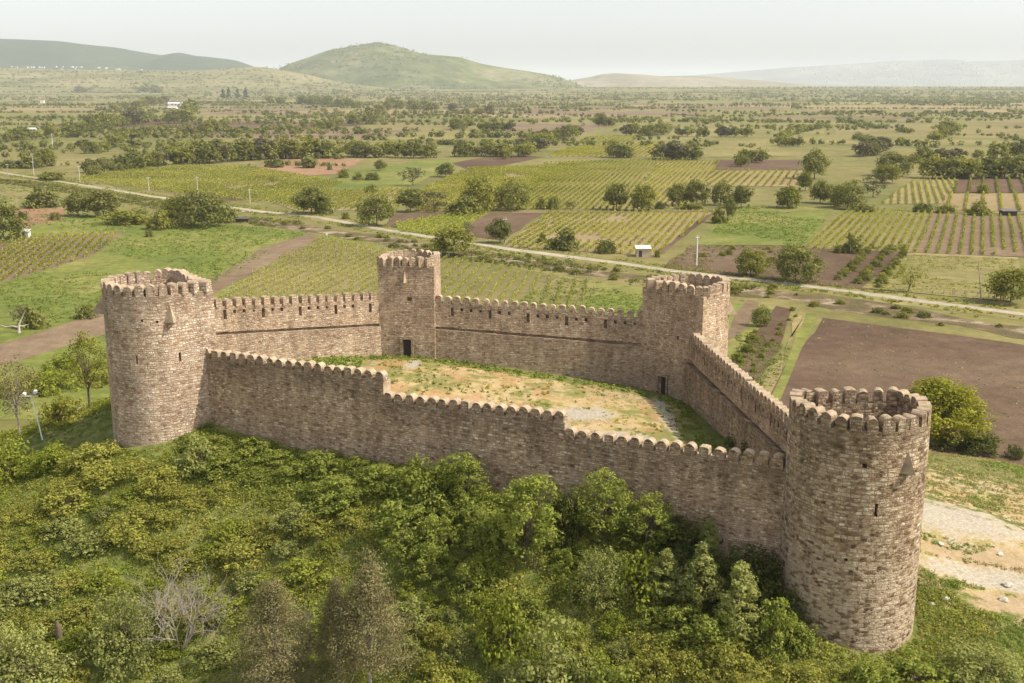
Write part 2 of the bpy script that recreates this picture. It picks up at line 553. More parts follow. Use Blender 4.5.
def hill_material():
    k = NT('castle_hill_ground')
    p = k.pos()
    a = k.attr('cover')
    sep = k.n('SeparateColor'); k.l(a.outputs['Color'], sep.inputs[0])
    n1 = k.noise(p, .12, 5, .6); n2 = k.noise(p, .7, 4, .65); n3 = k.noise(p, 4, 4, .7)
    grass = k.ramp(n2, [(.3, (.085, .105, .025)), (.5, (.15, .165, .045)), (.7, (.225, .22, .075))])
    dry = k.ramp(n2, [(.26, (.17, .165, .05)), (.40, (.30, .25, .10)), (.5, (.40, .295, .145)), (.62, (.43, .33, .185)), (.74, (.37, .215, .10))])
    dry = k.mix(k.step(n1, .52, .66), dry, (.43, .35, .225))
    dry = k.mix(k.math('MULTIPLY', k.step(k.noise(p, .17, 4, .65), .47, .56), k.math('MULTIPLY', a.outputs['Alpha'], .85)), dry, (.16, .17, .05))
    dry = k.mix(k.math('MULTIPLY', k.step(k.noise(p, .24, 3, .6), .5, .6), k.math('MULTIPLY', a.outputs['Alpha'], .7)), dry, (.37, .215, .10))
    gravel = k.ramp(n3, [(.3, (.32, .28, .215)), (.7, (.41, .365, .29))])
    soil = k.ramp(n2, [(.3, (.30, .215, .12)), (.7, (.40, .305, .19))])
    br = k.math('MULTIPLY', k.math('SUBTRACT', n2, .5), 1.5)
    f1 = k.step(k.math('ADD', sep.outputs[0], br), .4, .62)
    f2 = k.step(k.math('ADD', sep.outputs[1], k.math('ADD', br, k.math('MULTIPLY', k.math('SUBTRACT', n3, .5), .9))), .30, .85)
    f3 = k.step(k.math('ADD', sep.outputs[2], br), .3, .8)
    col = k.mix(f1, grass, dry)
    col = k.mix(f3, col, soil)
    col = k.mix(f2, col, gravel)
    col = k.mix(1.0, col, k.ramp(n3, [(.3, .78), (.7, 1.15)]), 'MULTIPLY')
    return k.surf(col, .95, n3, .6, .12, .1)

def blob(x, y, cx, cy_, rx, ry, ang=0):
    ca, sa = cos(ang), sin(ang)
    u = ((x - cx) * ca + (y - cy_) * sa) / rx
    v = (-(x - cx) * sa + (y - cy_) * ca) / ry
    return np.clip(1.25 - np.hypot(u, v), 0, 1)

def build_hill():
    st = .75
    gx = np.arange(-135, 135.1, st); gy = np.arange(-25, 205.1, st)
    X, Y = np.meshgrid(gx, gy)
    Z = terrain(X, Y)
    ny, nx = X.shape
    me = bpy.data.meshes.new('hill')
    me.vertices.add(nx * ny)
    me.vertices.foreach_set('co', np.stack([X, Y, Z], -1).astype(np.float32).ravel())
    idx = np.arange(nx * ny).reshape(ny, nx)
    q = np.stack([idx[:-1, :-1], idx[:-1, 1:], idx[1:, 1:], idx[1:, :-1]], -1).reshape(-1, 4)
    zq = Z.ravel()[q].max(1)
    q = q[zq > PLAIN - 1.2]
    me.loops.add(len(q) * 4); me.polygons.add(len(q))
    me.loops.foreach_set('vertex_index', q.ravel().astype(np.int32))
    me.polygons.foreach_set('loop_start', np.arange(0, len(q) * 4, 4, dtype=np.int32))
    yd = yard_dist(X, Y)
    dry = np.clip(-yd / 3.0, 0, 1) * .95
    # grass stays green along the foot of the inner walls
    dry = np.where(yd < 0, np.clip((-yd - 2.0) / 4.0, 0, 1), 0)
    for (cx, cy_, rx, ry) in ((-22, 108, 6, 8),):
        dry = dry - blob(X, Y, cx, cy_, rx, ry) * .8
    dry = np.maximum(dry, blob(X, Y, 45, 97, 17, 17) * .62)
    dry = np.maximum(dry, blob(X, Y, 38, 82, 16, 14) * .9)
    dry = np.maximum(dry, blob(X, Y, -46, 106, 9, 7) * .45)
    gravel = np.maximum(blob(X, Y, 37.5, 88, 9, 6, .1), blob(X, Y, 37, 77.5, 9, 2.6, -.12))
    for (cx, cy_, rx, ry) in ((7, 100.5, 3.6, 2.4), (10, 94, 3, 2), (15, 103, 1.0, 9), (-10.6, 114.5, 1.0, 4.5)):
        gravel = np.maximum(gravel, blob(X, Y, cx, cy_, rx, ry) * 1.25)
    soil = np.maximum(blob(X, Y, 37, 81.5, 9, 3.2) * .9, blob(X, Y, 36.5, 73.5, 5, 2.6) * .95)
    soil = np.maximum(soil, np.where(yd < -2, (fbm(X, Y, 9, 41) - .42) * 2.2, 0))
    colr = np.stack([np.clip(dry, 0, 1), np.clip(gravel, 0, 1), np.clip(soil, 0, 1), np.where(yd < 0, 1.0, .22)], -1)
    at = me.attributes.new('cover', 'FLOAT_COLOR', 'POINT')
    at.data.foreach_set('color', colr.astype(np.float32).ravel())
    me.polygons.foreach_set('use_smooth', np.ones(len(q), bool))
    me.materials.append(hill_material())
    me.update(calc_edges=True)
    return tag(link('castle_hill', me), kind='structure')
build_hill()

LEVEL = [0]
def flat_poly(name, pts, mat, z=None):
    """a sheet on the plain; each a little above the one before"""
    LEVEL[0] += 1
    z = PLAIN + .02 + .004 * LEVEL[0] if z is None else z
    m = MB()
    m.quad([(x, y, z) for x, y in pts])
    me = m.mesh(name, mat)
    if me.polygons[0].normal.z < 0:
        me.flip_normals()
    o = link(name, me)
    tag(o, kind='structure')
    return o

def wobble(pts, amp, step, seed=0):
    """roughen an outline in plan"""
    out = []
    n = len(pts)
    for i in range(n):
        a = np.array(pts[i]); b = np.array(pts[(i + 1) % n])
        L = np.hypot(*(b - a)); k = max(1, int(L / step))
        d = (b - a) / max(L, 1e-6); nn = np.array([-d[1], d[0]])
        for j in range(k):
            p = a + (b - a) * j / k
            o = (vnoise(np.array([p[0]]), np.array([p[1]]), step * 1.3, seed)[0] - .5) * 2 * amp
            if j == 0: o = 0
            out.append(tuple(p + nn * o))
    return out

def strip(name, line, width, mat, z, amp=0.0, seed=0, zadd=0.0):
    """a band along a line in plan (roads, ditches); width may vary a little"""
    P = [np.array(p, float) for p in line]
    Q = []
    for a, b in zip(P, P[1:]):
        L = np.hypot(*(b - a)); k = max(1, int(L / 6))
        for j in range(k):
            Q.append(a + (b - a) * j / k)
    Q.append(P[-1])
    m = MB(); prev = None
    for i, p in enumerate(Q):
        d = Q[min(i + 1, len(Q) - 1)] - Q[max(i - 1, 0)]
        d /= np.hypot(*d)
        n = np.array([-d[1], d[0]])
        w1 = width / 2 + amp * (vnoise(np.array([i * 1.0]), np.array([1.0]), 2.2, seed)[0] - .5) * 2
        w2 = width / 2 + amp * (vnoise(np.array([i * 1.0]), np.array([9.0]), 2.2, seed)[0] - .5) * 2
        cur = (p + n * w1, p - n * w2)
        if prev is not None:
            m.quad([(*prev[1], z), (*cur[1], z), (*cur[0], z), (*prev[0], z)], 0)
        prev = cur
    return tag(m.build(name, mat), kind='structure')

M_GREEN = plain_material('green_meadow', [(0.109, 0.138, 0.028), (0.157, 0.171, 0.040), (0.224, 0.204, 0.067)], 1.2, micro=(.68, 1.25))
M_OLIVE = plain_material('olive_grassland', [(0.146, 0.141, 0.045), (0.193, 0.171, 0.062), (0.240, 0.203, 0.085)], .6)
M_TAN = plain_material('dry_grass_field', [(0.194, 0.163, 0.066), (0.246, 0.198, 0.088), (0.282, 0.229, 0.114)], .6)
M_SOIL = plain_material('ploughed_soil', [(0.088, 0.056, 0.036), (0.115, 0.075, 0.048), (0.147, 0.100, 0.065)], .8, bump=.8)
M_REDSOIL = plain_material('reddish_soil', [(.22, .13, .075), (.26, .155, .09), (.29, .18, .11)], .8)
M_PALESOIL = plain_material('pale_soil', [(.145, .10, .062), (.18, .128, .08), (.22, .162, .105)], .8)
M_ROAD = plain_material('gravel_road', [(.29, .25, .185), (.34, .30, .225), (.38, .335, .26)], 1.5)
M_BED = plain_material('dry_channel', [(.085, .08, .03), (.14, .10, .055), (.34, .28, .195)], 7.0, micro=(.55, 1.35))
def vineyard_soil(name, c1, c2, c3):
    return plain_material(name, [c1, c2, c3], .9, micro=(.8, 1.18))
M_VGREEN = vineyard_soil('vineyard_floor_green', (0.149, 0.134, 0.050), (0.194, 0.164, 0.065), (0.232, 0.184, 0.087))
M_VTAN = vineyard_soil('vineyard_floor_tan', (0.211, 0.158, 0.075), (0.246, 0.185, 0.092), (0.273, 0.211, 0.114))
M_VBROWN = vineyard_soil('vineyard_floor_brown', (0.146, 0.103, 0.060), (0.176, 0.127, 0.076), (0.202, 0.150, 0.090))

def Gs(*pp):
    return [G(a, b) for a, b in pp]

def vine_rows(name, pts, vp, spacing, mat, height=1.0, width=.55, dens=1.0, leaf=.55, gaps=.04, seed=1, posts=False, maxn=80000):
    """leafy rows across a field; vp: picture x where the rows would meet the horizon -> their direction"""
    rng = np.random.default_rng(seed)
    az = (vp - 512.0) / (FPX / CP)
    d = np.array([az, 1.0]); d /= np.hypot(*d)
    n = np.array([d[1], -d[0]])
    P = np.array(pts)
    s = P @ n; t = P @ d
    C = []
    PO = []
    for a in np.arange(s.min() + spacing / 2, s.max(), spacing):
        tt = np.arange(t.min(), t.max(), 1.0 / dens)
        tt = tt + rng.uniform(-.3, .3, len(tt))
        xy = a * n + tt[:, None] * d
        xy = xy[poly_inside(xy[:, 0], xy[:, 1], P)]
        pc = xy[::24]
        keep = (rng.uniform(size=len(xy)) > gaps) & (vnoise(xy[:, 0], xy[:, 1], 14, seed) > .12)
        C.append(xy[keep]); PO.append(pc)
    C = np.concatenate(C); PO = np.concatenate(PO)
    k = 4
    if len(C) * k > maxn:
        k = max(1, int(maxn / len(C)))
    C = np.repeat(C, k, 0)
    m = len(C)
    off = rng.normal(0, 1, (m, 2)) * width * .3
    hgt = rng.uniform(.15, 1, m) * height
    Z = np.c_[C + off, PLAIN + .1 + hgt]
    N = np.c_[rng.normal(0, .7, (m, 2)), np.ones(m)]
    V = leaves(Z, N, leaf, rng, aspect=.8, jitter=.4)
    tint = np.clip(vnoise(C[:, 0], C[:, 1], 20, seed + 5) * .5 + rng.uniform(0, .55, m), 0, 1)
    o = link(name, quads_mesh(name, V, mat, tint))
    tag(o, kind='stuff')
    if posts and len(PO):
        h = rng.uniform(1.5, 1.9, len(PO)); w = .055
        V = []
        for dx, dy in ((w, 0), (0, w)):
            a = np.c_[PO[:, 0] - dx, PO[:, 1] - dy, np.full(len(PO), PLAIN)]
            b = np.c_[PO[:, 0] + dx, PO[:, 1] + dy, np.full(len(PO), PLAIN)]
            V.append(np.stack([a, b, b + np.c_[0 * h, 0 * h, h], a + np.c_[0 * h, 0 * h, h]], 1))
        tag(link('vineyard_posts', quads_mesh('vineyard_posts', np.concatenate(V), CONCRETE)), kind='stuff')
    return o

def road_line(pp):
    return [G(a, b) for a, b in pp]

ROAD_PX = [(-140, 154), (-60, 165), (0, 172.5), (75, 184), (175, 200), (256, 211), (321, 218), (386, 230), (436, 238), (511, 249.5), (619, 263), (672, 271), (768, 281.5), (868, 294), (930, 302.5), (1024, 314.5), (1150, 331)]
BED_PX = [(-60, 178), (20, 183), (70, 190), (150, 203), (240, 219), (320, 230), (400, 244), (470, 256), (560, 267), (620, 276), (760, 293), (880, 310), (1024, 331), (1150, 347)]
FIELD_SPECS = [
    # name, material, picture outline, rows: (vanishing x, spacing, leaf material, height, leaf, posts)
    ('meadow', M_GREEN, [(-80, 222), (130, 212), (200, 222), (320, 233), (470, 262), (660, 290), (790, 312), (700, 420), (300, 420), (-90, 420)], None),
    ('ploughed_field', M_PALESOIL, [(-40, 356), (108, 310), (108, 333), (-40, 378)], None),
    ('vineyard', M_VBROWN, [(-60, 240), (50, 236), (125, 232), (92, 256), (-30, 292)], (250, 2.6, F_VINE, 1.2, .7, True)),
    ('ploughed_field', M_REDSOIL, [(10, 208), (66, 207), (64, 219), (25, 228)], None),
    ('ploughed_field', M_PALESOIL, [(195, 290), (258, 250), (308, 233), (324, 237), (262, 269), (205, 302)], None),
    ('vineyard', M_VGREEN, [(324, 237), (400, 252), (385, 310), (200, 310), (262, 269)], (720, 3.1, F_VINE, 1.25, .5, True)),
    ('vineyard', M_VGREEN, [(400, 252), (478, 262), (560, 276), (500, 312), (385, 312)], (650, 3.1, F_VINE, 1.25, .5, True)),
    ('vineyard', M_OLIVE, [(560, 276), (596, 281), (575, 318), (505, 312)], (620, 3.2, F_VINE, .9, .5, True)),
    ('ploughed_field', M_SOIL, [(823, 318), (1024, 345), (1190, 366), (1250, 560), (700, 470)], None),
    ('dirt_strip', M_SOIL, [(776, 306), (792, 309), (765, 372), (700, 430), (690, 420), (735, 372)], None),
    ('grass_strip', M_GREEN, [(806, 312), (817, 314), (792, 372), (777, 408), (768, 404), (785, 368)], None),
    ('grass_strip', M_GREEN, [(740, 305), (749, 300), (737, 336), (722, 350), (716, 346)], None),
    ('dirt_strip', M_PALESOIL, [(748, 300), (759, 303), (740, 335), (720, 345)], None),
    ('dirt_strip', M_TAN, [(799, 311), (806, 313), (782, 372), (770, 395), (760, 390)], None),
    ('vineyard', M_VGREEN, [(70, 180), (150, 164), (256, 168), (345, 183), (300, 206), (200, 197)], (560, 3, F_VINE, 1.2, .8, True)),
    ('ploughed_field', M_SOIL, [(190, 197), (245, 190), (262, 198), (215, 203)], None),
    ('ploughed_field', M_REDSOIL, [(252, 168), (290, 158), (365, 159), (338, 174), (262, 178)], None),
    ('meadow', M_GREEN, [(340, 174), (420, 160), (470, 160), (400, 190), (330, 190)], None),
    ('vineyard', M_VTAN, [(245, 193), (410, 189), (398, 209), (300, 212)], (600, 3, F_VINE, 1.2, .8, True)),
    ('vineyard', M_VTAN, [(400, 200), (470, 168), (560, 166), (512, 209), (420, 213)], (800, 3.2, F_VINE, 1.2, .8, False)),
    ('ploughed_field', M_SOIL, [(452, 163), (500, 154), (545, 157), (470, 172)], None),
    ('vineyard', M_VGREEN, [(545, 163), (655, 160), (628, 210), (512, 210)], (720, 2.8, F_VINE, 1.2, .8, False)),
    ('vineyard', M_VTAN, [(657, 160), (722, 162), (690, 208), (631, 210)], (780, 2.8, F_VINE, 1.2, .8, False)),
    ('ploughed_field', M_SOIL, [(390, 214), (548, 212), (500, 240), (385, 226)], None),
    ('vineyard', M_GREEN, [(395, 224), (450, 214), (490, 213), (455, 236), (400, 232)], (700, 2.6, F_VINE, 1.1, .7, False)),
    ('vineyard', M_VTAN, [(548, 213), (716, 212), (655, 256), (505, 247)], (800, 2.8, F_VINE, 1.2, .75, True)),
    ('dirt_strip', M_SOIL, [(703, 217), (716, 212), (664, 254), (653, 255)], None),
    ('meadow', M_GREEN, [(716, 224), (742, 207), (836, 207), (802, 246), (695, 245)], None),
    ('orchard_plot', M_SOIL, [(690, 246), (802, 247), (905, 254), (868, 290), (664, 268)], None),
    ('vineyard', M_VGREEN, [(803, 248), (850, 208), (928, 213), (918, 253)], (990, 2.7, F_VINE, 1.2, .75, False)),
    ('vineyard', M_VBROWN, [(928, 213), (1090, 219), (1100, 260), (918, 253)], (985, 3.2, F_VINE, 1.1, .75, False)),
    ('meadow', M_OLIVE, [(907, 255), (1018, 259), (1010, 302), (862, 288)], None),
    ('vineyard', M_TAN, [(880, 204), (912, 182), (962, 177), (942, 204)], (900, 3.2, F_VINE, 1.2, .8, False)),
    ('vineyard', M_SOIL, [(962, 178), (1060, 178), (1070, 193), (947, 193)], (985, 6.5, F_FARLIGHT, 1.5, 1.0, False)),
    ('vineyard', M_VTAN, [(946, 194), (1070, 194), (1080, 213), (938, 210)], (985, 7, F_VINE, 1.4, 1.0, False)),
    ('ploughed_field', M_SOIL, [(716, 160), (800, 160), (804, 170), (712, 170)], None),
    ('vineyard', M_VTAN, [(712, 171), (805, 171), (800, 187), (704, 186)], (850, 4, F_VINE, 1.3, .9, False)),
    ('vineyard', M_VTAN, [(545, 157), (572, 147), (665, 142), (664, 157)], (760, 4, F_VINE, 1.3, 1.0, False)),
    ('meadow', M_OLIVE, [(680, 141), (760, 139), (800, 156), (670, 158)], None),
    ('vineyard', M_OLIVE, [(572, 146), (590, 137), (636, 136), (632, 143)], (720, 5, F_VINE, 1.3, 1.2, False)),
]
for i, (nm, mt, outline, rows) in enumerate(FIELD_SPECS):
    pts = Gs(*outline)
    flat_poly(nm, wobble(pts, 1.4, 14, i), mt)
    if rows:
        vp, sp, lm, hh, lf, po = rows
        vine_rows('vine_rows', pts, vp, sp, lm, hh, dens=2.4, leaf=lf * .8, seed=20 + i, posts=po)
strip('stream_bed', road_line(BED_PX), 10, M_BED, PLAIN + .05, 4.5, 4)
strip('road_verge', road_line(ROAD_PX), 13, M_OLIVE, PLAIN + .045, 3.0, 31)
strip('dirt_road', road_line(ROAD_PX), 3.7, M_ROAD, PLAIN + .075, .5, 9)
strip('dirt_track', road_line([(512, 213), (600, 212.5), (715, 211)]), 5, M_PALESOIL, PLAIN + .20, .8, 12)
strip('dirt_track', road_line([(780, 212), (835, 209), (940, 211), (1090, 217)]), 4, M_OLIVE, PLAIN + .20, .8, 13)
strip('dirt_track', road_line([(905, 254), (960, 256), (1018, 259)]), 4.5, M_TAN, PLAIN + .20, .8, 14)
strip('dirt_track', road_line([(321, 218), (300, 214), (240, 211)]), 4, M_ROAD, PLAIN + .07, .5, 15)

# far patchwork of fields out to the hills, laid out in plan along the valley's field pattern
def far_fields():
    rng = np.random.default_rng(5)
    mats = [M_OLIVE, M_TAN, M_GREEN, M_PALESOIL, M_SOIL, M_VGREEN, M_VTAN, M_VBROWN]
    wts = np.array([.25, .13, .15, .07, .09, .12, .09, .10]); wts /= wts.sum()
    ang = radians(12)
    d = np.array([sin(ang), cos(ang)]); e = np.array([cos(ang), -sin(ang)])
    m = MB()
    v = 640.0; lev = 0
    while v < 3700:
        dv = rng.uniform(70, 190) * (1 + v / 3000)
        u = -v * .66 - 300
        while u < v * .62 + 300:
            du = rng.uniform(60, 330) * (1 + v / 4000)
            if rng.uniform() < .84:
                g = rng.uniform(2, 9, 4)
                q = [(u + g[0], v + g[1]), (u + du - g[2], v + g[1] + rng.uniform(-14, 14)), (u + du - g[2] + rng.uniform(-18, 18), v + dv - g[3]), (u + g[0] + rng.uniform(-18, 18), v + dv - g[3] + rng.uniform(-14, 14))]
                P = [tuple(e * a + d * b) for a, b in q]
                if all(not (y < 905 and not (y > 700 and abs(x) > .33 * y)) for x, y in P):
                    lev += 1
                    z = PLAIN + .02 + .002 * (lev % 80)
                    if sum(P[a][0] * P[(a + 1) % 4][1] - P[(a + 1) % 4][0] * P[a][1] for a in range(4)) < 0: P = P[::-1]
                    m.quad([(x, y, z) for x, y in P], int(rng.choice(len(mats), p=wts)))
            u += du
        v += dv
    tag(m.build('far_fields', mats), kind='structure')
far_fields()

# ------------------------------------------------------------------ hills on the horizon
def hills(name, prof, dist, depth, mat, seed, rough=.1, lobes=.35):
    """a ridge with the silhouette prof (picture x, picture y) standing dist metres away"""
    px = np.array([p[0] for p in prof], float); py = np.array([p[1] for p in prof], float)
    nx, ny = 220, 34
    gx = np.linspace(px[0], px[-1], nx)
    top = np.interp(gx, px, py)
    ker = np.ones(3) / 3
    top[1:-1] = np.convolve(top, ker, 'valid')
    V = []
    jj = np.linspace(-1, 1, ny)
    for j in jj:
        r_y = dist + j * depth
        X = (gx - 512) / (FPX / CP) * dist * (1 + .25 * j * depth / dist)
        elev = np.array([-(ray(512, b)[2]) / ray(512, b)[1] for b in top])
        ztop = CAMZ - elev * dist
        prf = np.clip(1 - abs(j) ** 1.25, 0, 1)
        z = PLAIN - 3 + (ztop - PLAIN + 3) * prf
        ns = (fbm(X, np.full(nx, r_y), depth * .5, seed, 4) - .5)
        z = z + ns * (ztop - PLAIN) * rough * 4 * (prf * (1 - prf) * 4 * .8)
        V.append(np.c_[X, np.full(nx, r_y), z])
    V = np.array(V)
    me = bpy.data.meshes.new(name)
    me.vertices.add(nx * ny)
    me.vertices.foreach_set('co', V.astype(np.float32).ravel())
    idx = np.arange(nx * ny).reshape(ny, nx)
    q = np.stack([idx[:-1, :-1], idx[:-1, 1:], idx[1:, 1:], idx[1:, :-1]], -1).reshape(-1, 4)
    me.loops.add(len(q) * 4); me.polygons.add(len(q))
    me.loops.foreach_set('vertex_index', q.ravel().astype(np.int32))
    me.polygons.foreach_set('loop_start', np.arange(0, len(q) * 4, 4, dtype=np.int32))
    me.polygons.foreach_set('use_smooth', np.ones(len(q), bool))
    me.materials.append(mat)
    me.update(calc_edges=True)
    tag(link(name, me), kind='structure')
    def at(pxc, fj):
        i = int(np.clip(np.interp(pxc, gx, np.arange(nx)), 0, nx - 1)); j = int(np.clip(fj * (ny - 1), 0, ny - 1))
        return V[j, i]
    return at

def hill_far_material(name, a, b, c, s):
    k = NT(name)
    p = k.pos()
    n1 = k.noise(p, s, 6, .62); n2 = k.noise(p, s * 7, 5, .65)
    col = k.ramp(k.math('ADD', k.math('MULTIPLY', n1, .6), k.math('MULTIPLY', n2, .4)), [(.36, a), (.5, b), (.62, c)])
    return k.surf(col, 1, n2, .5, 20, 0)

HM1 = hill_far_material('scrubby_hillside', (.045, .06, .02), (.115, .13, .045), (.22, .20, .11), .0022)
HM2 = hill_far_material('wooded_ridge', (.028, .045, .022), (.042, .06, .03), (.07, .085, .042), .0012)
HM3 = hill_far_material('bare_low_hills', (.13, .12, .065), (.21, .18, .11), (.36, .29, .22), .0016)
HM5 = hill_far_material('haze_painted_ridge', (.15, .165, .165), (.20, .21, .20), (.26, .26, .24), .0012)  # distance haze put into the ridge's own colour, paler and bluish
HM4 = hill_far_material('sloping_fields', (.10, .10, .04), (.175, .165, .07), (.26, .215, .115), .003)
round_hill = hills('hills', [(262, 84), (275, 71), (290, 63.5), (310, 57), (330, 50), (350, 46.5), (365, 44.5), (380, 42.3), (395, 45), (410, 50), (425, 54), (445, 55.5), (460, 57), (480, 63), (500, 67), (525, 70.5), (545, 74), (562, 78), (576, 84), (590, 90)], 7400, 1000, HM1, 3, .22)
left_ridge = hills('mountain_ridge', [(-260, 52), (-140, 40), (-60, 36), (0, 38), (30, 39), (65, 40.5), (90, 44), (120, 47), (140, 51), (165, 55), (175, 53), (183, 52), (195, 55), (215, 57), (235, 59.5), (250, 64.5), (265, 71), (300, 80), (360, 86)], 9600, 1500, HM2, 9, .08)
slope = hills('valley_slope', [(-300, 66), (-100, 66.5), (0, 67.5), (90, 69.5), (150, 70), (190, 70.5), (215, 69.5), (240, 67.5), (262, 66.5), (285, 70), (320, 77), (365, 84), (400, 88)], 6900, 1700, HM4, 14, .05)
hills('low_hills', [(545, 85), (570, 80), (590, 77), (602, 74), (615, 73), (640, 74.5), (660, 76), (690, 75.5), (720, 77), (760, 80.5), (830, 86)], 10500, 1300, HM3, 19, .15)
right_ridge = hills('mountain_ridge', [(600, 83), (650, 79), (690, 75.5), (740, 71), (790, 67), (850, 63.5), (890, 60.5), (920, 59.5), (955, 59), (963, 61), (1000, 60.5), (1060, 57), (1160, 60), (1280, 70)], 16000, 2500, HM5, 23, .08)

# pale villages at the foot of the far ridges: thousands of houses too small to tell apart
def village(name, at, c0, c1, f0, f1, n, seed, big=1.0):
    rng = np.random.default_rng(seed)
    m = MB()
    for i in range(n):
        p = at(rng.uniform(c0, c1), rng.uniform(f0, f1))
        w = rng.uniform(10, 22) * big
        m.box((p[0] + rng.uniform(-40, 40), p[1], p[2] + 3), (w, rng.uniform(9, 16) * big, 11 * big), rng.uniform(0, 3))
    tag(m.build(name, CONCRETE), kind='stuff')
village('distant_village', left_ridge, -60, 175, .165, .235, 170, 2, 1.0)
village('distant_town', right_ridge, 790, 1090, .04, .42, 520, 3, 1.2)

def far_ground(y):
    t = np.clip((np.asarray(y, float) - 3600) / 4200, 0, 1)
    return PLAIN + 36 * t * t * (3 - 2 * t)

def rising_plain():
    m = MB()
    ys = [3500, 3900, 4300, 4700, 5100, 5500, 5900, 6300, 6700, 7100, 7500, 7900, 12000, 20000, 34000]
    for a, b in zip(ys, ys[1:]):
        za = float(far_ground(a)) + .5; zb = float(far_ground(b)) + .5
        if a == 3500: za = PLAIN - .5
        for x0, x1 in ((-30000, -6000), (-6000, 0), (0, 6000), (6000, 30000)):
            m.quad([(x0, a, za), (x1, a, za), (x1, b, zb), (x0, b, zb)])
    tag(m.build('far_plain', HM4), kind='structure')
rising_plain()

# the air: pale haze that lets the far plain fade
def haze():
    m = MB()
    m.box((0, 16000, 215), (64000, 40000, 480))
    k = NT('haze_air')
    pv = k.n('VolumePrincipled')
    pv.inputs['Color'].default_value = (.86, .93, 1, 1)
    pv.inputs['Density'].default_value = 5e-5
    pv.inputs['Anisotropy'].default_value = 0.0
    k.l(pv.outputs[0], k.out.inputs['Volume'])
    o = m.build('haze', k.m)
    return tag(o, kind='stuff')
HAZE = haze()
#@FORTRESS
# ------------------------------------------------------------------ the fortress
def resample(pts, closed, step):
    """points, outward (right-hand) normals and arc lengths along a plan curve; corners are kept"""
    P = [np.array(p, float) for p in pts]
    n = len(P)
    segs = n if closed else n - 1
    out = []; U = []
    u = 0.0
    for i in range(segs):
        a, b = P[i], P[(i + 1) % n]
        L = np.hypot(*(b - a)); k = max(1, int(round(L / step)))
        for j in range(k):
            out.append((a + (b - a) * j / k)); U.append(u + L * j / k)
        u += L
    if not closed:
        out.append(P[-1]); U.append(u)
    return out, U, u

class Curve:
    def __init__(self, pts, closed):
        self.P = [np.array(p, float) for p in pts]
        self.closed = closed
        n = len(self.P)
        self.segs = n if closed else n - 1
        self.U = [0.0]
        for i in range(self.segs):
            self.U.append(self.U[-1] + np.hypot(*(self.P[(i + 1) % n] - self.P[i])))
        self.total = self.U[-1]
        self.N = []
        for i in range(n):
            d = []
            if closed or i > 0:
                e = self.P[i] - self.P[i - 1]; d.append(e / np.hypot(*e))
            if closed or i < n - 1:
                e = self.P[(i + 1) % n] - self.P[i]; d.append(e / np.hypot(*e))
            nn = sum(np.array([e[1], -e[0]]) for e in d)
            nn = nn / np.hypot(*nn)
            c = nn @ np.array([d[0][1], -d[0][0]])
            self.N.append(nn / max(c, .35))
    def at(self, u):
        if self.closed: u = u % self.total
        i = min(max(np.searchsorted(self.U, u, 'right') - 1, 0), self.segs - 1)
        f = (u - self.U[i]) / (self.U[i + 1] - self.U[i])
        j = (i + 1) % len(self.P)
        p = self.P[i] * (1 - f) + self.P[j] * f
        nrm = self.N[i] * (1 - f) + self.N[j] * f
        return p, nrm
    def dir(self, u):
        if self.closed: u = u % self.total
        i = min(max(np.searchsorted(self.U, u, 'right') - 1, 0), self.segs - 1)
        e = self.P[(i + 1) % len(self.P)] - self.P[i]
        return e / np.hypot(*e)

def rough3(p, amp=.035):
    x, y, z = p
    a = np.array([x + z * .7]); b = np.array([y - z * .6 + z * .3])
    k = (vnoise(a * 1.0 + 31, b + z * .9, 1.1, 77)[0] - .5) * 2 * amp
    return k

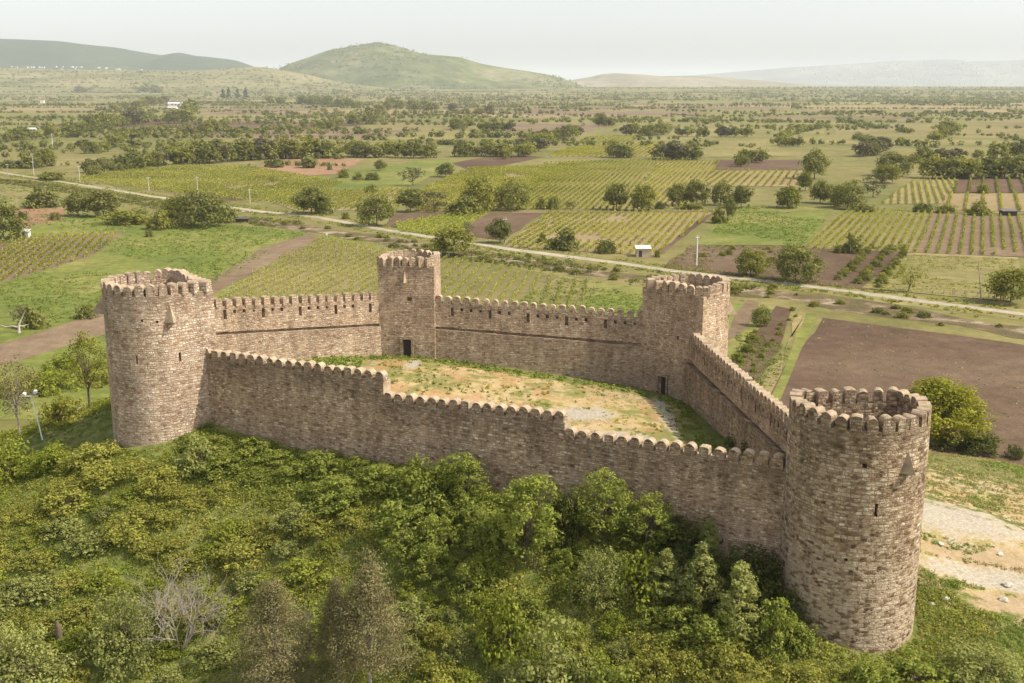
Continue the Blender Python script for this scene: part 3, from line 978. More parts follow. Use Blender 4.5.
def masonry(m, cv, vs, topfn, d_out, d_in, holes=(), mi=0, top=True, inner=True, step=.55, batter=0.0, caps=False, amp=.03):
    """a wall along a plan curve.  vs: heights relative to the top line (ascending, last is the top);
    d_out / d_in: face offsets along the outward normal; holes: (u0,u1,v0,v1,depth) recesses in the outer face"""
    us = [u for u in cv.U]
    for a, b in zip(cv.U, cv.U[1:]):
        k = max(1, int(round((b - a) / step)))
        us += [a + (b - a) * j / k for j in range(1, k)]
    for h in holes:
        us += [h[0], h[1]]
    us = sorted(us); uu = [us[0]]
    for u in us[1:]:
        if u - uu[-1] > .012: uu.append(u)
    us = uu
    vv = list(vs)
    for h in holes: vv += [h[2], h[3]]
    vv = sorted(vv); w = [vv[0]]
    for v in vv[1:]:
        if v - w[-1] > .012: w.append(v)
    vv = w
    vt = vv[-1]
    cache = {}
    def pt(i, v, d):
        key = (i, round(v, 4), round(d, 4))
        if key not in cache:
            p, n = cv.at(us[i]) if i < len(us) else cv.at(us[0])
            if cv.closed and i == len(us) - 1:
                p, n = cv.at(us[0])
            z = topfn(us[i]) + v
            dd = d + batter * (vt - v) if d == d_out else d
            q = p + n * dd
            k = rough3((q[0], q[1], z), amp)
            nn = n / np.hypot(*n)
            cache[key] = (q[0] + nn[0] * k, q[1] + nn[1] * k, z + (k * .8 if v == vt else 0))
        return cache[key]
    def hole(i, j):
        if i < 0 or i >= len(us) - 1 or j < 0 or j >= len(vv) - 1: return None
        uc = (us[i] + us[i + 1]) / 2; vc = (vv[j] + vv[j + 1]) / 2
        for h in holes:
            if h[0] < uc < h[1] and h[2] < vc < h[3]: return h
        return None
    for i in range(len(us) - 1):
        for j in range(len(vv) - 1):
            h = hole(i, j)
            d = d_out - (h[4] if h else 0)
            uvq = [(us[i], vv[j]), (us[i + 1], vv[j]), (us[i + 1], vv[j + 1]), (us[i], vv[j + 1])]
            uvq = [(a, topfn(a) + b) for a, b in uvq]
            bt = [vt - vv[j], vt - vv[j], vt - vv[j + 1], vt - vv[j + 1]]
            m.quad([pt(i, vv[j], d), pt(i + 1, vv[j], d), pt(i + 1, vv[j + 1], d), pt(i, vv[j + 1], d)], mi, uvq, bt)
            if h:
                for (ii, jj, A, B) in ((i - 1, j, (i, vv[j]), (i, vv[j + 1])), (i + 1, j, (i + 1, vv[j + 1]), (i + 1, vv[j])),
                                       (i, j - 1, (i + 1, vv[j]), (i, vv[j])), (i, j + 1, (i, vv[j + 1]), (i + 1, vv[j + 1]))):
                    if hole(ii, jj) is None:
                        q = [pt(A[0], A[1], d_out), pt(B[0], B[1], d_out), pt(B[0], B[1], d), pt(A[0], A[1], d)]
                        m.quad(q, mi, [(us[A[0]], A[1]), (us[B[0]], B[1]), (us[B[0]] + .3, B[1]), (us[A[0]] + .3, A[1])], 2)
        if top:
            a, b = pt(i, vt, d_out), pt(i + 1, vt, d_out)
            c, d_ = pt(i + 1, vt, d_in), pt(i, vt, d_in)
            m.quad([a, b, c, d_], mi + 1, None, 0)
        if inner:
            for j in range(len(vs) - 1):
                q = [pt(i + 1, vs[j], d_in), pt(i, vs[j], d_in), pt(i, vs[j + 1], d_in), pt(i + 1, vs[j + 1], d_in)]
                uvq = [(us[i + 1], topfn(us[i]) + vs[j]), (us[i], topfn(us[i]) + vs[j]), (us[i], topfn(us[i]) + vs[j + 1]), (us[i + 1], topfn(us[i]) + vs[j + 1])]
                m.quad(q, mi, uvq, [vt - vs[j]] * 2 + [vt - vs[j + 1]] * 2)
    if caps:
        for i in (0, len(us) - 1):
            for j in range(len(vv) - 1):
                q = [pt(i, vv[j], d_out), pt(i, vv[j + 1], d_out), pt(i, vv[j + 1], d_in), pt(i, vv[j], d_in)]
                uvq = [(d_out, vv[j]), (d_out, vv[j + 1]), (d_in, vv[j + 1]), (d_in, vv[j])]
                if i: q.reverse(); uvq.reverse()
                m.quad(q, mi + 1 if caps == 'cap' else mi, uvq, 1.5)

def merlon_mesh(w, h, t, mats, seed, flat=False):
    """round-headed battlement block: stone faces, mortared head; x along the wall, y through it (outside at -y)"""
    rng = np.random.default_rng(seed)
    m = MB()
    r = w / 2; hs = h - r * (.25 if flat else .92)
    prof = [(-r, -.12), (r, -.12), (r, hs)]
    na = 8
    for i in range(1, na):
        a = pi * i / na
        k = .3 if flat else .92
        prof.append((r * cos(a) * (1 + rng.uniform(-.03, .03)), hs + r * k * sin(a) * (1 + rng.uniform(-.05, .05))))
    prof.append((-r, hs))
    yf, yb = 0.0, t
    jx = rng.uniform(-.018, .018, (2, len(prof), 2))
    F = [(x + jx[0, i, 0], yf - .004, z + jx[0, i, 1]) for i, (x, z) in enumerate(prof)]
    B = [(x + jx[1, i, 0], yb + .004, z + jx[1, i, 1]) for i, (x, z) in enumerate(prof)]
    o = rng.uniform(0, 50)
    m.quad(F, 0, [(p[0] + o, p[2]) for p in F], 1.2)
    m.quad(list(reversed(B)), 0, [(p[0] + o + 9, p[2]) for p in reversed(B)], 1.2)
    n = len(prof)
    for i in range(1, n):
        j = (i + 1) % n
        mid = [tuple((F[i][k] + B[i][k]) / 2 + (rng.uniform(-.015, .015)) for k in range(3)), tuple((F[j][k] + B[j][k]) / 2 for k in range(3))]
        side = i in (1, n - 1)
        slot = 0 if side and not flat else 1
        m.quad([F[i], B[i], B[j], F[j]][::-1] if False else [F[j], F[i], B[i], B[j]][::1], slot, [(F[j][1] + o, F[j][2]), (F[i][1] + o, F[i][2]), (B[i][1] + o, B[i][2]), (B[j][1] + o, B[j][2])], 1.0)
    me = m.mesh('merlon', mats)
    import bmesh
    bm = bmesh.new(); bm.from_mesh(me)
    bmesh.ops.remove_doubles(bm, verts=bm.verts, dist=.001)
    bmesh.ops.recalc_face_normals(bm, faces=bm.faces)
    bm.to_mesh(me); bm.free()
    return me

def merlon_set(w, h, t, mats, seed):
    return [merlon_mesh(w * random.uniform(.92, 1.06), h * random.uniform(.9, 1.08), t, mats, seed + k, k == 7) for k in range(8)]

def put_merlons(root, cv, topfn, us, meshes, d_face, rng, outward=True, base=None):
    base = base if base is not None else Vector(root.location)
    for u in us:
        p, n = cv.at(u + rng.normal(0, .035))
        nn = n / np.hypot(*n)
        q = p + nn * d_face
        ang = math.atan2(nn[1], nn[0]) + pi / 2        # local -y looks along the outward normal
        o = link('merlon', meshes[rng.integers(len(meshes))], root, (q[0] - base.x, q[1] - base.y, topfn(u) - base.z), ang)
        o.rotation_euler = (rng.normal(0, .012), rng.normal(0, .012), ang + rng.normal(0, .025))
        o.scale = (rng.uniform(.95, 1.05), 1, rng.uniform(.94, 1.06))

def hood(root, cv, u, ztop, w, h, proj, mats, base):
    """stone hood of a slop chute: a half pyramid growing out of the wall"""
    p, n = cv.at(u)
    nn = n / np.hypot(*n); t = cv.dir(u)
    def P(a, d, z): q = p + t * a + nn * d; return (q[0] - base.x, q[1] - base.y, z - base.z)
    A = P(0, -.05, ztop)
    A2 = P(0, .10, ztop - .12)
    Lw, Rw, F = P(-w / 2, -.25, ztop - h), P(w / 2, -.25, ztop - h), P(0, proj, ztop - h * .97)
    Li, Ri, Fi = P(-w / 2 + .18, -.2, ztop - h + .02), P(w / 2 - .18, -.2, ztop - h + .02), P(0, proj - .25, ztop - h + .02)
    m = MB()
    m.quad([Lw, F, A2], 1); m.quad([F, Rw, A2], 1)
    m.quad([Lw, A2, A], 1); m.quad([A2, Rw, A], 1)
    # open underside: rim, and shaft with its shade put into the colour
    up = lambda q: (q[0], q[1], q[2] + h * .45)
    m.quad([F, Lw, Li, Fi], 1); m.quad([Rw, F, Fi, Ri], 1)
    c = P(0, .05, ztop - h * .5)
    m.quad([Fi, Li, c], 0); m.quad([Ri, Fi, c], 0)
    return m.build('stone_hood', mats, root)

def horseshoe(center, facing, w, s, r, n=30, ell=1.0):
    if s < 0:                      # a round tower cut flat at the back: s = -distance of the cut behind the centre
        return cut_circle(center, facing, w / 2, -s, n + 8)
    """plan of a tower: flat side (facing the yard), straight flanks, round back; counter-clockwise"""
    f = np.array(facing, float); f /= np.hypot(*f)
    ey = -f; ex = np.array([ey[1], -ey[0]])
    c = np.array(center, float)
    loc = [(-w / 2, 0), (w / 2, 0)]
    for i in range(n + 1):
        a = pi * i / n
        loc.append((w / 2 * cos(a), s + r * ell * sin(a)))
    return [c + ex * x + ey * y for x, y in loc]

def cut_circle(center, facing, r, cut, n):
    f = np.array(facing, float); f /= np.hypot(*f)
    ey = -f; ex = np.array([ey[1], -ey[0]])
    c = np.array(center, float)
    ph = math.asin(cut / r)
    loc = [(-r * cos(ph), -cut), (r * cos(ph), -cut)]
    for i in range(1, n):
        a = -ph + (pi + 2 * ph) * i / n
        loc.append((r * cos(a), r * sin(a)))
    return [c + ex * x + ey * y for x, y in loc]

def tower(name_label, center, facing, w, s, ztop, zbase, mats, capmats, slits, hoods, doors, windows, seed, pitch=1.02, mw=.73, mh=1.0, mt=.8, drop=2.1, batter=0.0):
    rng = np.random.default_rng(seed)
    plan = horseshoe(center, facing, w, s, w / 2)
    cv = Curve(plan, True)
    ctr = sum(plan) / len(plan)
    base = Vector((ctr[0], ctr[1], zbase))
    root = empty('fortress_tower', base, name_label, 'tower')
    zt = ztop - mh                         # sill line between the merlons
    topfn = lambda u: zt
    loc = lambda o: setattr(o, 'location', -base)
    holes = [(u - a / 2, u + a / 2, z0 - zt, z1 - zt, dep) for (u, a, z0, z1, dep) in slits]
    holes += [(u - a / 2, u + a / 2, z0 - zt, z1 - zt, .42) for (u, a, z0, z1) in doors + windows]
    m = MB()
    bottom = zbase - 3.0 - zt
    vs = [bottom] + list(np.linspace(bottom, 0, 13))[1:]
    masonry(m, cv, vs, topfn, 0.0, -mt, holes, 0, True, False, batter=batter)
    o = m.build('tower_shell', mats, root); loc(o)
    # inside of the parapet and the fighting floor
    m = MB()
    n = len(cv.P)
    inn = [cv.P[i] - cv.N[i] * mt for i in range(n)]
    us = cv.U
    for i in range(n):
        a, b = inn[i], inn[(i + 1) % n]
        L = 4
        k = max(1, int(np.hypot(*(b - a)) / .6))
        for j in range(k):
            p = a + (b - a) * j / k; q = a + (b - a) * (j + 1) / k
            u0 = us[i] + (us[i + 1] - us[i]) * j / k; u1 = us[i] + (us[i + 1] - us[i]) * (j + 1) / k
            for z0, z1 in ((zt - drop, zt - drop * .5), (zt - drop * .5, zt - .001)):
                m.quad([(q[0], q[1], z0), (p[0], p[1], z0), (p[0], p[1], z1), (q[0], q[1], z1)], 0, [(u1, z0), (u0, z0), (u0, z1), (u1, z1)], 1.2)
    o = m.build('parapet_lining', mats, root); loc(o)
    m = MB()
    m.quad([(p[0], p[1], zt - drop + .003) for p in inn], 1)
    o = m.build('tower_floor', mats, root); loc(o)
    # merlons: evenly on each stretch, corner to corner
    ms = merlon_set(mw, mh, mt, capmats, seed * 10)
    stretches = [(0, us[1]), (us[1], cv.total)]
    ul = []
    for a, b in stretches:
        k = max(2, int(round((b - a) / pitch)))
        ul += [a + (b - a) * (j + .5) / k for j in range(k)]
    put_merlons(root, cv, topfn, ul, ms, .0, rng, base=base)
    for (u, zt_, hw, hh, pr) in hoods:
        hood(root, cv, u, zt_, hw, hh, pr, [CHUTE_SHADE, capmats[1]], base)
    for (u, a, z0, z1) in doors:
        p, nn = cv.at(u); t = cv.dir(u); nn = nn / np.hypot(*nn)
        m = MB()
        ang = math.atan2(t[1], t[0])
        def B(du, dz, su, sz, dn=.02, sd=.24):
            q = p + t * du + nn * dn
            m.box((q[0], q[1], dz), (su, sd, sz), ang, 0)
        B(0, z1 + .17, a + .75, .28)
        for sgn in (-1, 1):
            B(sgn * (a / 2 + .14), (z0 + z1) / 2 - .1, .24, z1 - z0 + .2)
        o = m.build('door_surround', [capmats[0]], root); loc(o)
        m = MB()
        q = p - nn * .34
        m.box((q[0], q[1], (z0 + z1) / 2), (a + .2, .1, z1 - z0 + .2), ang, 0)
        o = m.build('doorway_shade', [DARK], root); loc(o)  # dark panel painting the shade inside the opening, not a door leaf
    return root, cv

CHUTE_SHADE = simple('shaded_chute_stone', (.16, .12, .09), .95, 5)

def u_toward(cv, px_dir):
    """arc position whose outward normal points most nearly along a compass vector"""
    best = None
    d = np.array(px_dir, float); d /= np.hypot(*d)
    for u in np.arange(0, cv.total, .1):
        p, n = cv.at(u); n = n / np.hypot(*n)
        k = n @ d
        if best is None or k > best[0]: best = (k, u)
    return best[1]

def u_seen(cv, px, py):
    """arc position of the near face that is seen at a place of the picture"""
    r = ray(px, py); az = r[0] / r[1]
    best = None
    for u in np.arange(0, cv.total, .04):
        p, n = cv.at(u)
        if n @ p > 0: continue
        e = abs(p[0] / p[1] - az)
        if best is None or e < best[0]: best = (e, u)
    return best[1]

def z_seen(cv, u, py, d=0.0):
    p, n = cv.at(u)
    r = ray(512, py)
    # height of the face point at picture row py (column effects on the row are nil for an unrolled camera)
    return CAMZ + r[2] / r[1] * (p[1])

def tcv(center, facing, w, s):
    return Curve(horseshoe(center, facing, w, s, w / 2), True)

# --- left round tower
a = ((-29.4, 99.9), (.78, .63), 8.8, 3.7)
cvL = tcv(*a)
slL = []
for px, py, ww, hh in ((137, 360, .16, .8), (180, 357, .2, .85), (157, 322, .22, .22), (142, 321, .2, .2), (117, 333, .2, .2)):
    u = u_seen(cvL, px, py); z = z_seen(cvL, u, py)
    slL.append((u, ww, z - hh / 2, z + hh / 2, .5))
uF = u_seen(cvL, 170, 312); uS = u_toward(cvL, (-.97, -.16))
tower('tall pinkish stone tower at the lit left corner, round outside, beside the steep grassy slope', *a, 14.2, -1.0, [STONE_L, CAP], [STONE_L, CAP], slL,
      [(uF, z_seen(cvL, uF, 304), 1.45, 1.6, .85), (uS, z_seen(cvL, uF, 301), 1.35, 1.7, 1.1)], [], [], 3, batter=.004)
# --- near right tower
a = ((23.3, 70.9), (.0, 1.0), 9.1, -2.7)
cvR = tcv(*a)
slR = []
for px, py, ww, hh in ((865, 466, .3, .3), (876, 510, .2, .9), (846, 560, .22, .22)):
    u = u_seen(cvR, px, py); z = z_seen(cvR, u, py)
    slR.append((u, ww, z - hh / 2, z + hh / 2, .5))
uF = u_seen(cvR, 907, 460)
TR, _ = tower('nearest stone tower with brown stones in pale mortar, beside the gravel patch', *a, 10.6, -5.6, [STONE_R, CAP_R], [STONE_R, CAP_R], slR,
      [(uF, z_seen(cvR, uF, 451), 1.35, 1.45, .8)], [], [], 5, drop=2.4, batter=.004)
# --- far gate tower (back)
a = ((-11.65, 119.0), (-.13, -1.0), 6.3, 3.4)
cvB = tcv(*a)
uD = u_seen(cvB, 407, 347); uW = u_seen(cvB, 409.5, 299)
slB = []
tower('small square-fronted stone tower at the far back corner above the dry yard', *a, 12.65, 1.4, [STONE_I, CAP], [STONE_I, CAP], slB,
      [(u_seen(cvB, 404.5, 275), z_seen(cvB, 2.0, 270.5), .7, 1.35, .55)],
      [(uD, .95, 1.2, z_seen(cvB, uD, 339.5))], [(uW, .55, z_seen(cvB, uW, 301), z_seen(cvB, uW, 297))], 7, pitch=.93, mw=.66, mh=.9, mt=.7)
# --- right back tower
a = ((16.7, 112.7), (-.72, -.69), 8.0, 3.3)
cvT = tcv(*a)
uD = u_seen(cvT, 662.5, 384)
slT = []
for px, py, ww, hh in ((655, 335, .22, .5), (678, 338, .2, .45)):
    u = u_seen(cvT, px, py); z = z_seen(cvT, u, py)
    slT.append((u, ww, z - hh / 2, z + hh / 2, .5))
uH = u_seen(cvT, 729, 303)
tower('stone tower with shaded flat front and sunlit side, at the yard\'s far right corner', *a, 11.0, -1.2, [STONE_I, CAP], [STONE_I, CAP], slT,
      [(uH, z_seen(cvT, uH, 300), 1.3, 1.5, .9)], [(uD, 1.0, -1.5, z_seen(cvT, uD, 376.5))], [], 9, pitch=1.08, mw=.76)

# --- curtain walls
def curtain(label, pts, topfn, breaks, mats, capmats, mer, seed, d_out, d_in, vs, parapet=None, holes=None, step=.7, hideface=None, u0=0.0, u1=None, batter=0):
    rng = np.random.default_rng(seed)
    cv = Curve(pts, False)
    mid, _ = cv.at(cv.total / 2)
    base = Vector((mid[0], mid[1], tz(mid[0], mid[1])))
    root = empty('curtain_wall', base, label, 'wall')
    tag(root, kind='thing')
    return cv, root, base, rng

# front wall: three level lengths that step down to the right; its outer face looks at the camera
d = np.array([.8985, -.4389])
d = np.array([43.4, -22.4]) / np.hypot(43.4, 22.4)
S0 = np.array([-26.8, 95.5]) - d * 2.2
S1 = np.array([16.6, 73.1]) + d * 3.4
cv, root, base, rng = curtain('long weathered front wall stepping down twice, rising out of the bushes', [S0, S1], None, None, None, None, None, 21, 0, 0, None)
MH = .82
zA, zB, zC = (7.9 - MH, 8.1 - MH), (6.4 - MH, 6.95 - MH), (5.65 - MH, 6.1 - MH)
uA, uB = 2.2 + 48.84 * .374, 2.2 + 48.84 * .7095
ms = merlon_set(.78, MH, .7, [STONE_W, CAP], 300)
for (ua, ub, zt) in ((0, uA, zA), (uA, uB, zB), (uB, cv.total, zC)):
    pa, _ = cv.at(ua); pb, _ = cv.at(ub)
    sub = Curve([pa, pb], False)
    # shift the stone pattern so lengths do not repeat
    m = MB()
    L = ub - ua
    tf = (lambda z, L: (lambda u: z[0] + (z[1] - z[0]) * min(max(u / L, 0), 1)))(zt, L)
    bot = (-9.5 if zt == zC else -6.5) - zt[0]
    masonry(m, sub, list(np.linspace(bot, 0, 12)), tf, 0.0, -1.1, [], 0, True, True, step=.6, caps='cap', batter=.01)  # end faces take the cap colour so the step ends look sunlit
    for i in range(len(m.uv)):
        m.uv[i] = (m.uv[i][0] + ua, m.uv[i][1])
    o = m.build('wall_body', [STONE_W, CAP], root); o.location = -base
    k = int(round(L / 1.035))
    off = .42
    ul = [off + (L - 2 * off) * j / (k - 1) for j in range(k)]
    put_merlons(root, sub, tf, ul, ms, 0.0, rng, base=base)

def inner_wall(label, pts, ztops, seed, nper, u_off0, u_off1, ledge=2.65, mats=None, slit_top=-.35, thick=.75, ledge_w=.12):
    """a wall seen from the yard: a parapet with loopholes over a thicker foot with a string course; ztops are merlon tops"""
    cv, root, base, rng = curtain(label, pts, None, None, None, None, None, seed, 0, 0, None)
    MH = .85
    zs = np.interp
    tf = lambda u: float(np.interp(u, [u_ for u_, z in ztops(cv)], [z for u_, z in ztops(cv)])) - MH
    L = cv.total
    k = int(round((L - u_off0 - u_off1) / nper))
    ul = [u_off0 + nper * .5 + (L - u_off0 - u_off1 - nper) * j / (k - 1) for j in range(k)]
    pit = ul[1] - ul[0]
    holes = []
    for i in range(len(ul) - 1):
        g = ul[i] + pit * .5
        if i % 4 == 1:
            holes.append((g - .17, g + .17, -1.35, -.35, .5))
        elif i % 4 in (2, 3):
            holes.append((g - .16, g + .16, -.75, -.38, .45))
        elif i % 8 == 4:
            holes.append((g - .12, g + .12, -.7, -.45, .4))
    m = MB()
    masonry(m, cv, [-ledge, -1.8, -.9, 0], tf, 0, -thick, holes, 0, True, True, step=.6, caps=False)
    m2 = MB()
    o = m.build('parapet', mats, root); o.location = -base
    m = MB()
    masonry(m, cv, list(np.linspace(-ledge - 8, -ledge - .30, 8)), tf, ledge_w, -1.4, [], 0, True, True, step=.6)
    o = m.build('wall_body', [mats[0], mats[0]], root); o.location = -base
    m = MB()
    masonry(m, cv, [-ledge - .34, -ledge + .02], tf, -.32, -.6, [], 0, False, False, step=.6, amp=.05)
    o = m.build('groove', [mats[0], mats[0]], root); o.location = -base
    ms = merlon_set(.75, MH, .68, [mats[0], mats[1]], seed * 10)
    put_merlons(root, cv, tf, ul, ms, 0.0, rng, base=base)
    return cv, root

# walls run so that their right-hand side looks into the yard
zLB = lambda cv: ((0, 9.7), (8, 10.0), (cv.total, 8.7))
inner_wall('sunlit wall with loopholes between the pinkish left tower and the small square tower',
           [(-33.6, 101.0), (-31.3, 108.9), (-14.6, 119.5)], zLB, 31, 1.0, .4, .2, mats=[STONE_I, CAP])
zBT = lambda cv: ((0, 8.5), (cv.total, 7.35))
inner_wall('half shaded wall along the yard\'s far side, between the two far towers',
           [(-9.0, 119.1), (14.6, 115.4)], zBT, 33, 1.05, .35, .35, mats=[STONE_I, CAP])
zTR = lambda cv: ((0, 6.35), (cv.total, 5.6))
inner_wall('right wall in shade seen steeply from above, running to the nearest tower',
           [(18.3, 111.2), (22.4, 76.5), (22.9, 73.0)], zTR, 35, .95, .3, .3, ledge=2.3, mats=[STONE_W, CAP], ledge_w=.25)
#@TREES
# ------------------------------------------------------------------ trees and shrubs: the kinds
def crown(w, h, z0, nclump, per, leaf, seed, lean=0.0, shape='round', cr=None, up=.45, tint=(.15, .85), aspect=.6):
    rng = np.random.default_rng(seed)
    d = rand_dirs(nclump, rng)
    d[:, 2] = np.where(d[:, 2] < -.85, -d[:, 2], d[:, 2])
    rad = rng.uniform(.25, 1, nclump) ** .45
    lump = 1 + .45 * (vnoise(d[:, 0] * 1.7 + seed, d[:, 1] * 1.7 + d[:, 2] * 1.3, 1.0, seed) - .5) * 1.6
    k = rad * lump
    k = np.minimum(k, 1.12)
    C = np.c_[d[:, 0] * k * w / 2, d[:, 1] * k * w / 2, z0 + (h - z0) * (.5 + .5 * d[:, 2] * k)]
    if shape == 'cone':
        f = np.clip((C[:, 2] - z0) / (h - z0), 0, 1)
        C[:, :2] *= (1.15 - f * 1.0)[:, None]
    elif shape == 'spire':
        f = np.clip((C[:, 2] - z0) / (h - z0), 0, 1)
        C[:, :2] *= (1.15 - .8 * f ** 1.3)[:, None]
    elif shape == 'dome':
        C[:, 2] = z0 + (h - z0) * np.abs(d[:, 2]) * k
    C[:, 2] = np.maximum(C[:, 2], z0 * .6 + .05)
    cr = cr or w * .16
    R = cr * rng.uniform(.6, 1.3, nclump)
    return clump_cloud(C, R, per, leaf, rng, up, tints=rng.uniform(*tint, nclump), aspect=aspect) + (C,)

def tree_proto(name, w, h, z0, nclump, per, leaf, seed, fmat, bark=None, shape='round', single=False, trunk_r=None, limbs=5, part='crown', tint=(.15, .85), up=.45, cr=None, stem_n=1, aspect=.6):
    """a tree (> trunk, crown) or shrub (> stems, foliage) standing at the origin; returns its root"""
    bark = bark or BARK
    V, T, C = crown(w, h, z0, nclump, per, leaf, seed, shape=shape, tint=tint, up=up, cr=cr, aspect=aspect)
    rng = np.random.default_rng(seed + 99)
    m = MB()
    tr = trunk_r or h * .022
    for sidx in range(stem_n):
        ox, oy = (rng.normal(0, w * .06, 2) if stem_n > 1 else (0, 0))
        topz = z0 + (h - z0) * .6
        bend = rng.normal(0, w * .05, 2)
        m.tube([(ox, oy, -.4), (ox + bend[0] * .4, oy + bend[1] * .4, topz * .45), (ox + bend[0], oy + bend[1], topz)], [tr, tr * .75, tr * .3], 6)
        for i in rng.choice(len(C), min(limbs, len(C)), replace=False):
            c = C[i]; zz = rng.uniform(.25, .7) * topz
            m.tube([(ox + bend[0] * .4, oy + bend[1] * .4, zz), tuple((np.array([ox, oy, zz]) + c) / 2 + np.array([0, 0, .04 * h])), tuple(c)], [tr * .5, tr * .33, tr * .12], 5)
    if False:
        # small in the picture: trunk and leaves in one mesh
        nb = []
        for f in m.f:
            q = [m.v[i] for i in f]
            if len(q) == 4: nb.append(q)
        VV = np.concatenate([V, np.array(nb)]) if nb else V
        me = quads_mesh(name, VV, [fmat, bark], np.r_[T, np.zeros(len(nb))], np.r_[np.zeros(len(V), int), np.ones(len(nb), int)])
        return bpy.data.objects.new(name, me)
    root = bpy.data.objects.new(name, None)
    root.empty_display_size = .3
    a = bpy.data.objects.new('trunk' if part == 'crown' else 'stem', m.mesh('trunk', bark)); a.parent = root
    b = bpy.data.objects.new(part, quads_mesh(part, V, fmat, T)); b.parent = root
    return root

def plant(proto, loc, rz, scale, label, cat, group=None, name=None, tilt=0.0):
    """a copy of a kind of plant and of each of its parts"""
    o = proto.copy()
    if name: o.name = name
    COL.objects.link(o)
    o.location = loc
    o.rotation_euler = (tilt, tilt * .5, rz)
    o.scale = scale if hasattr(scale, '__len__') else (scale,) * 3
    for ch in proto.children:
        c = ch.copy(); COL.objects.link(c); c.parent = o
    tag(o, label, cat, group)
    return o

# kinds for the plain (nominal 8 m trees, 3 m shrubs)
K_BROAD = [tree_proto('broadleaf_tree', 8 + k % 3, 8, .4 + .2 * (k % 2), 110, 28, .62, 100 + k, F_FAR if k < 4 else F_FARLIGHT) for k in range(6)]
K_BROWNT = [tree_proto('bare_tree', 7, 7, 1.0, 40, 20, .5, 130 + k, F_FARBROWN) for k in range(2)]
K_BUSH = [tree_proto('bush', 5, 3.2, .1, 54, 24, .48, 140 + k, F_FAR if k < 2 else F_FARLIGHT, shape='dome', part='foliage', stem_n=3, trunk_r=.05, cr=.8) for k in range(4)]
K_SMALL = [tree_proto('broadleaf_tree', 8 + k % 3, 8, .2, 62, 14, 1.05, 160 + k, [F_FAR, F_FAR, F_FARLIGHT, F_FARLIGHT, F_FARBROWN][k % 5], cr=1.5) for k in range(8)]
K_FIR = [tree_proto('conifer_tree', 5, 11, .8, 40, 16, .9, 180 + k, F_DARK, shape='cone', tint=(.0, .3)) for k in range(2)]
K_OPEN = [tree_proto('broadleaf_tree', 7, 7.5, 1.6, 42, 18, .42, 190 + k, F_FARLIGHT, cr=.9) for k in range(2)]

def px_plant(px, py, wpx, hpx, protos, label, cat, idx=None, nominal=(8, 8), group=None, name=None):
    x, y = G(px, py)
    r = ray(px, py); zc = (PLAIN - CAMZ) / r[2]
    w = wpx * zc / FPX; h = hpx * zc / FPX * 1.04
    pr = protos[(idx if idx is not None else random.randrange(len(protos))) % len(protos)]
    sx = w / nominal[0]; sz = h / nominal[1]
    return plant(pr, (x, y, PLAIN), random.uniform(0, 6.28), (sx, sx, sz), label, cat, group, name)

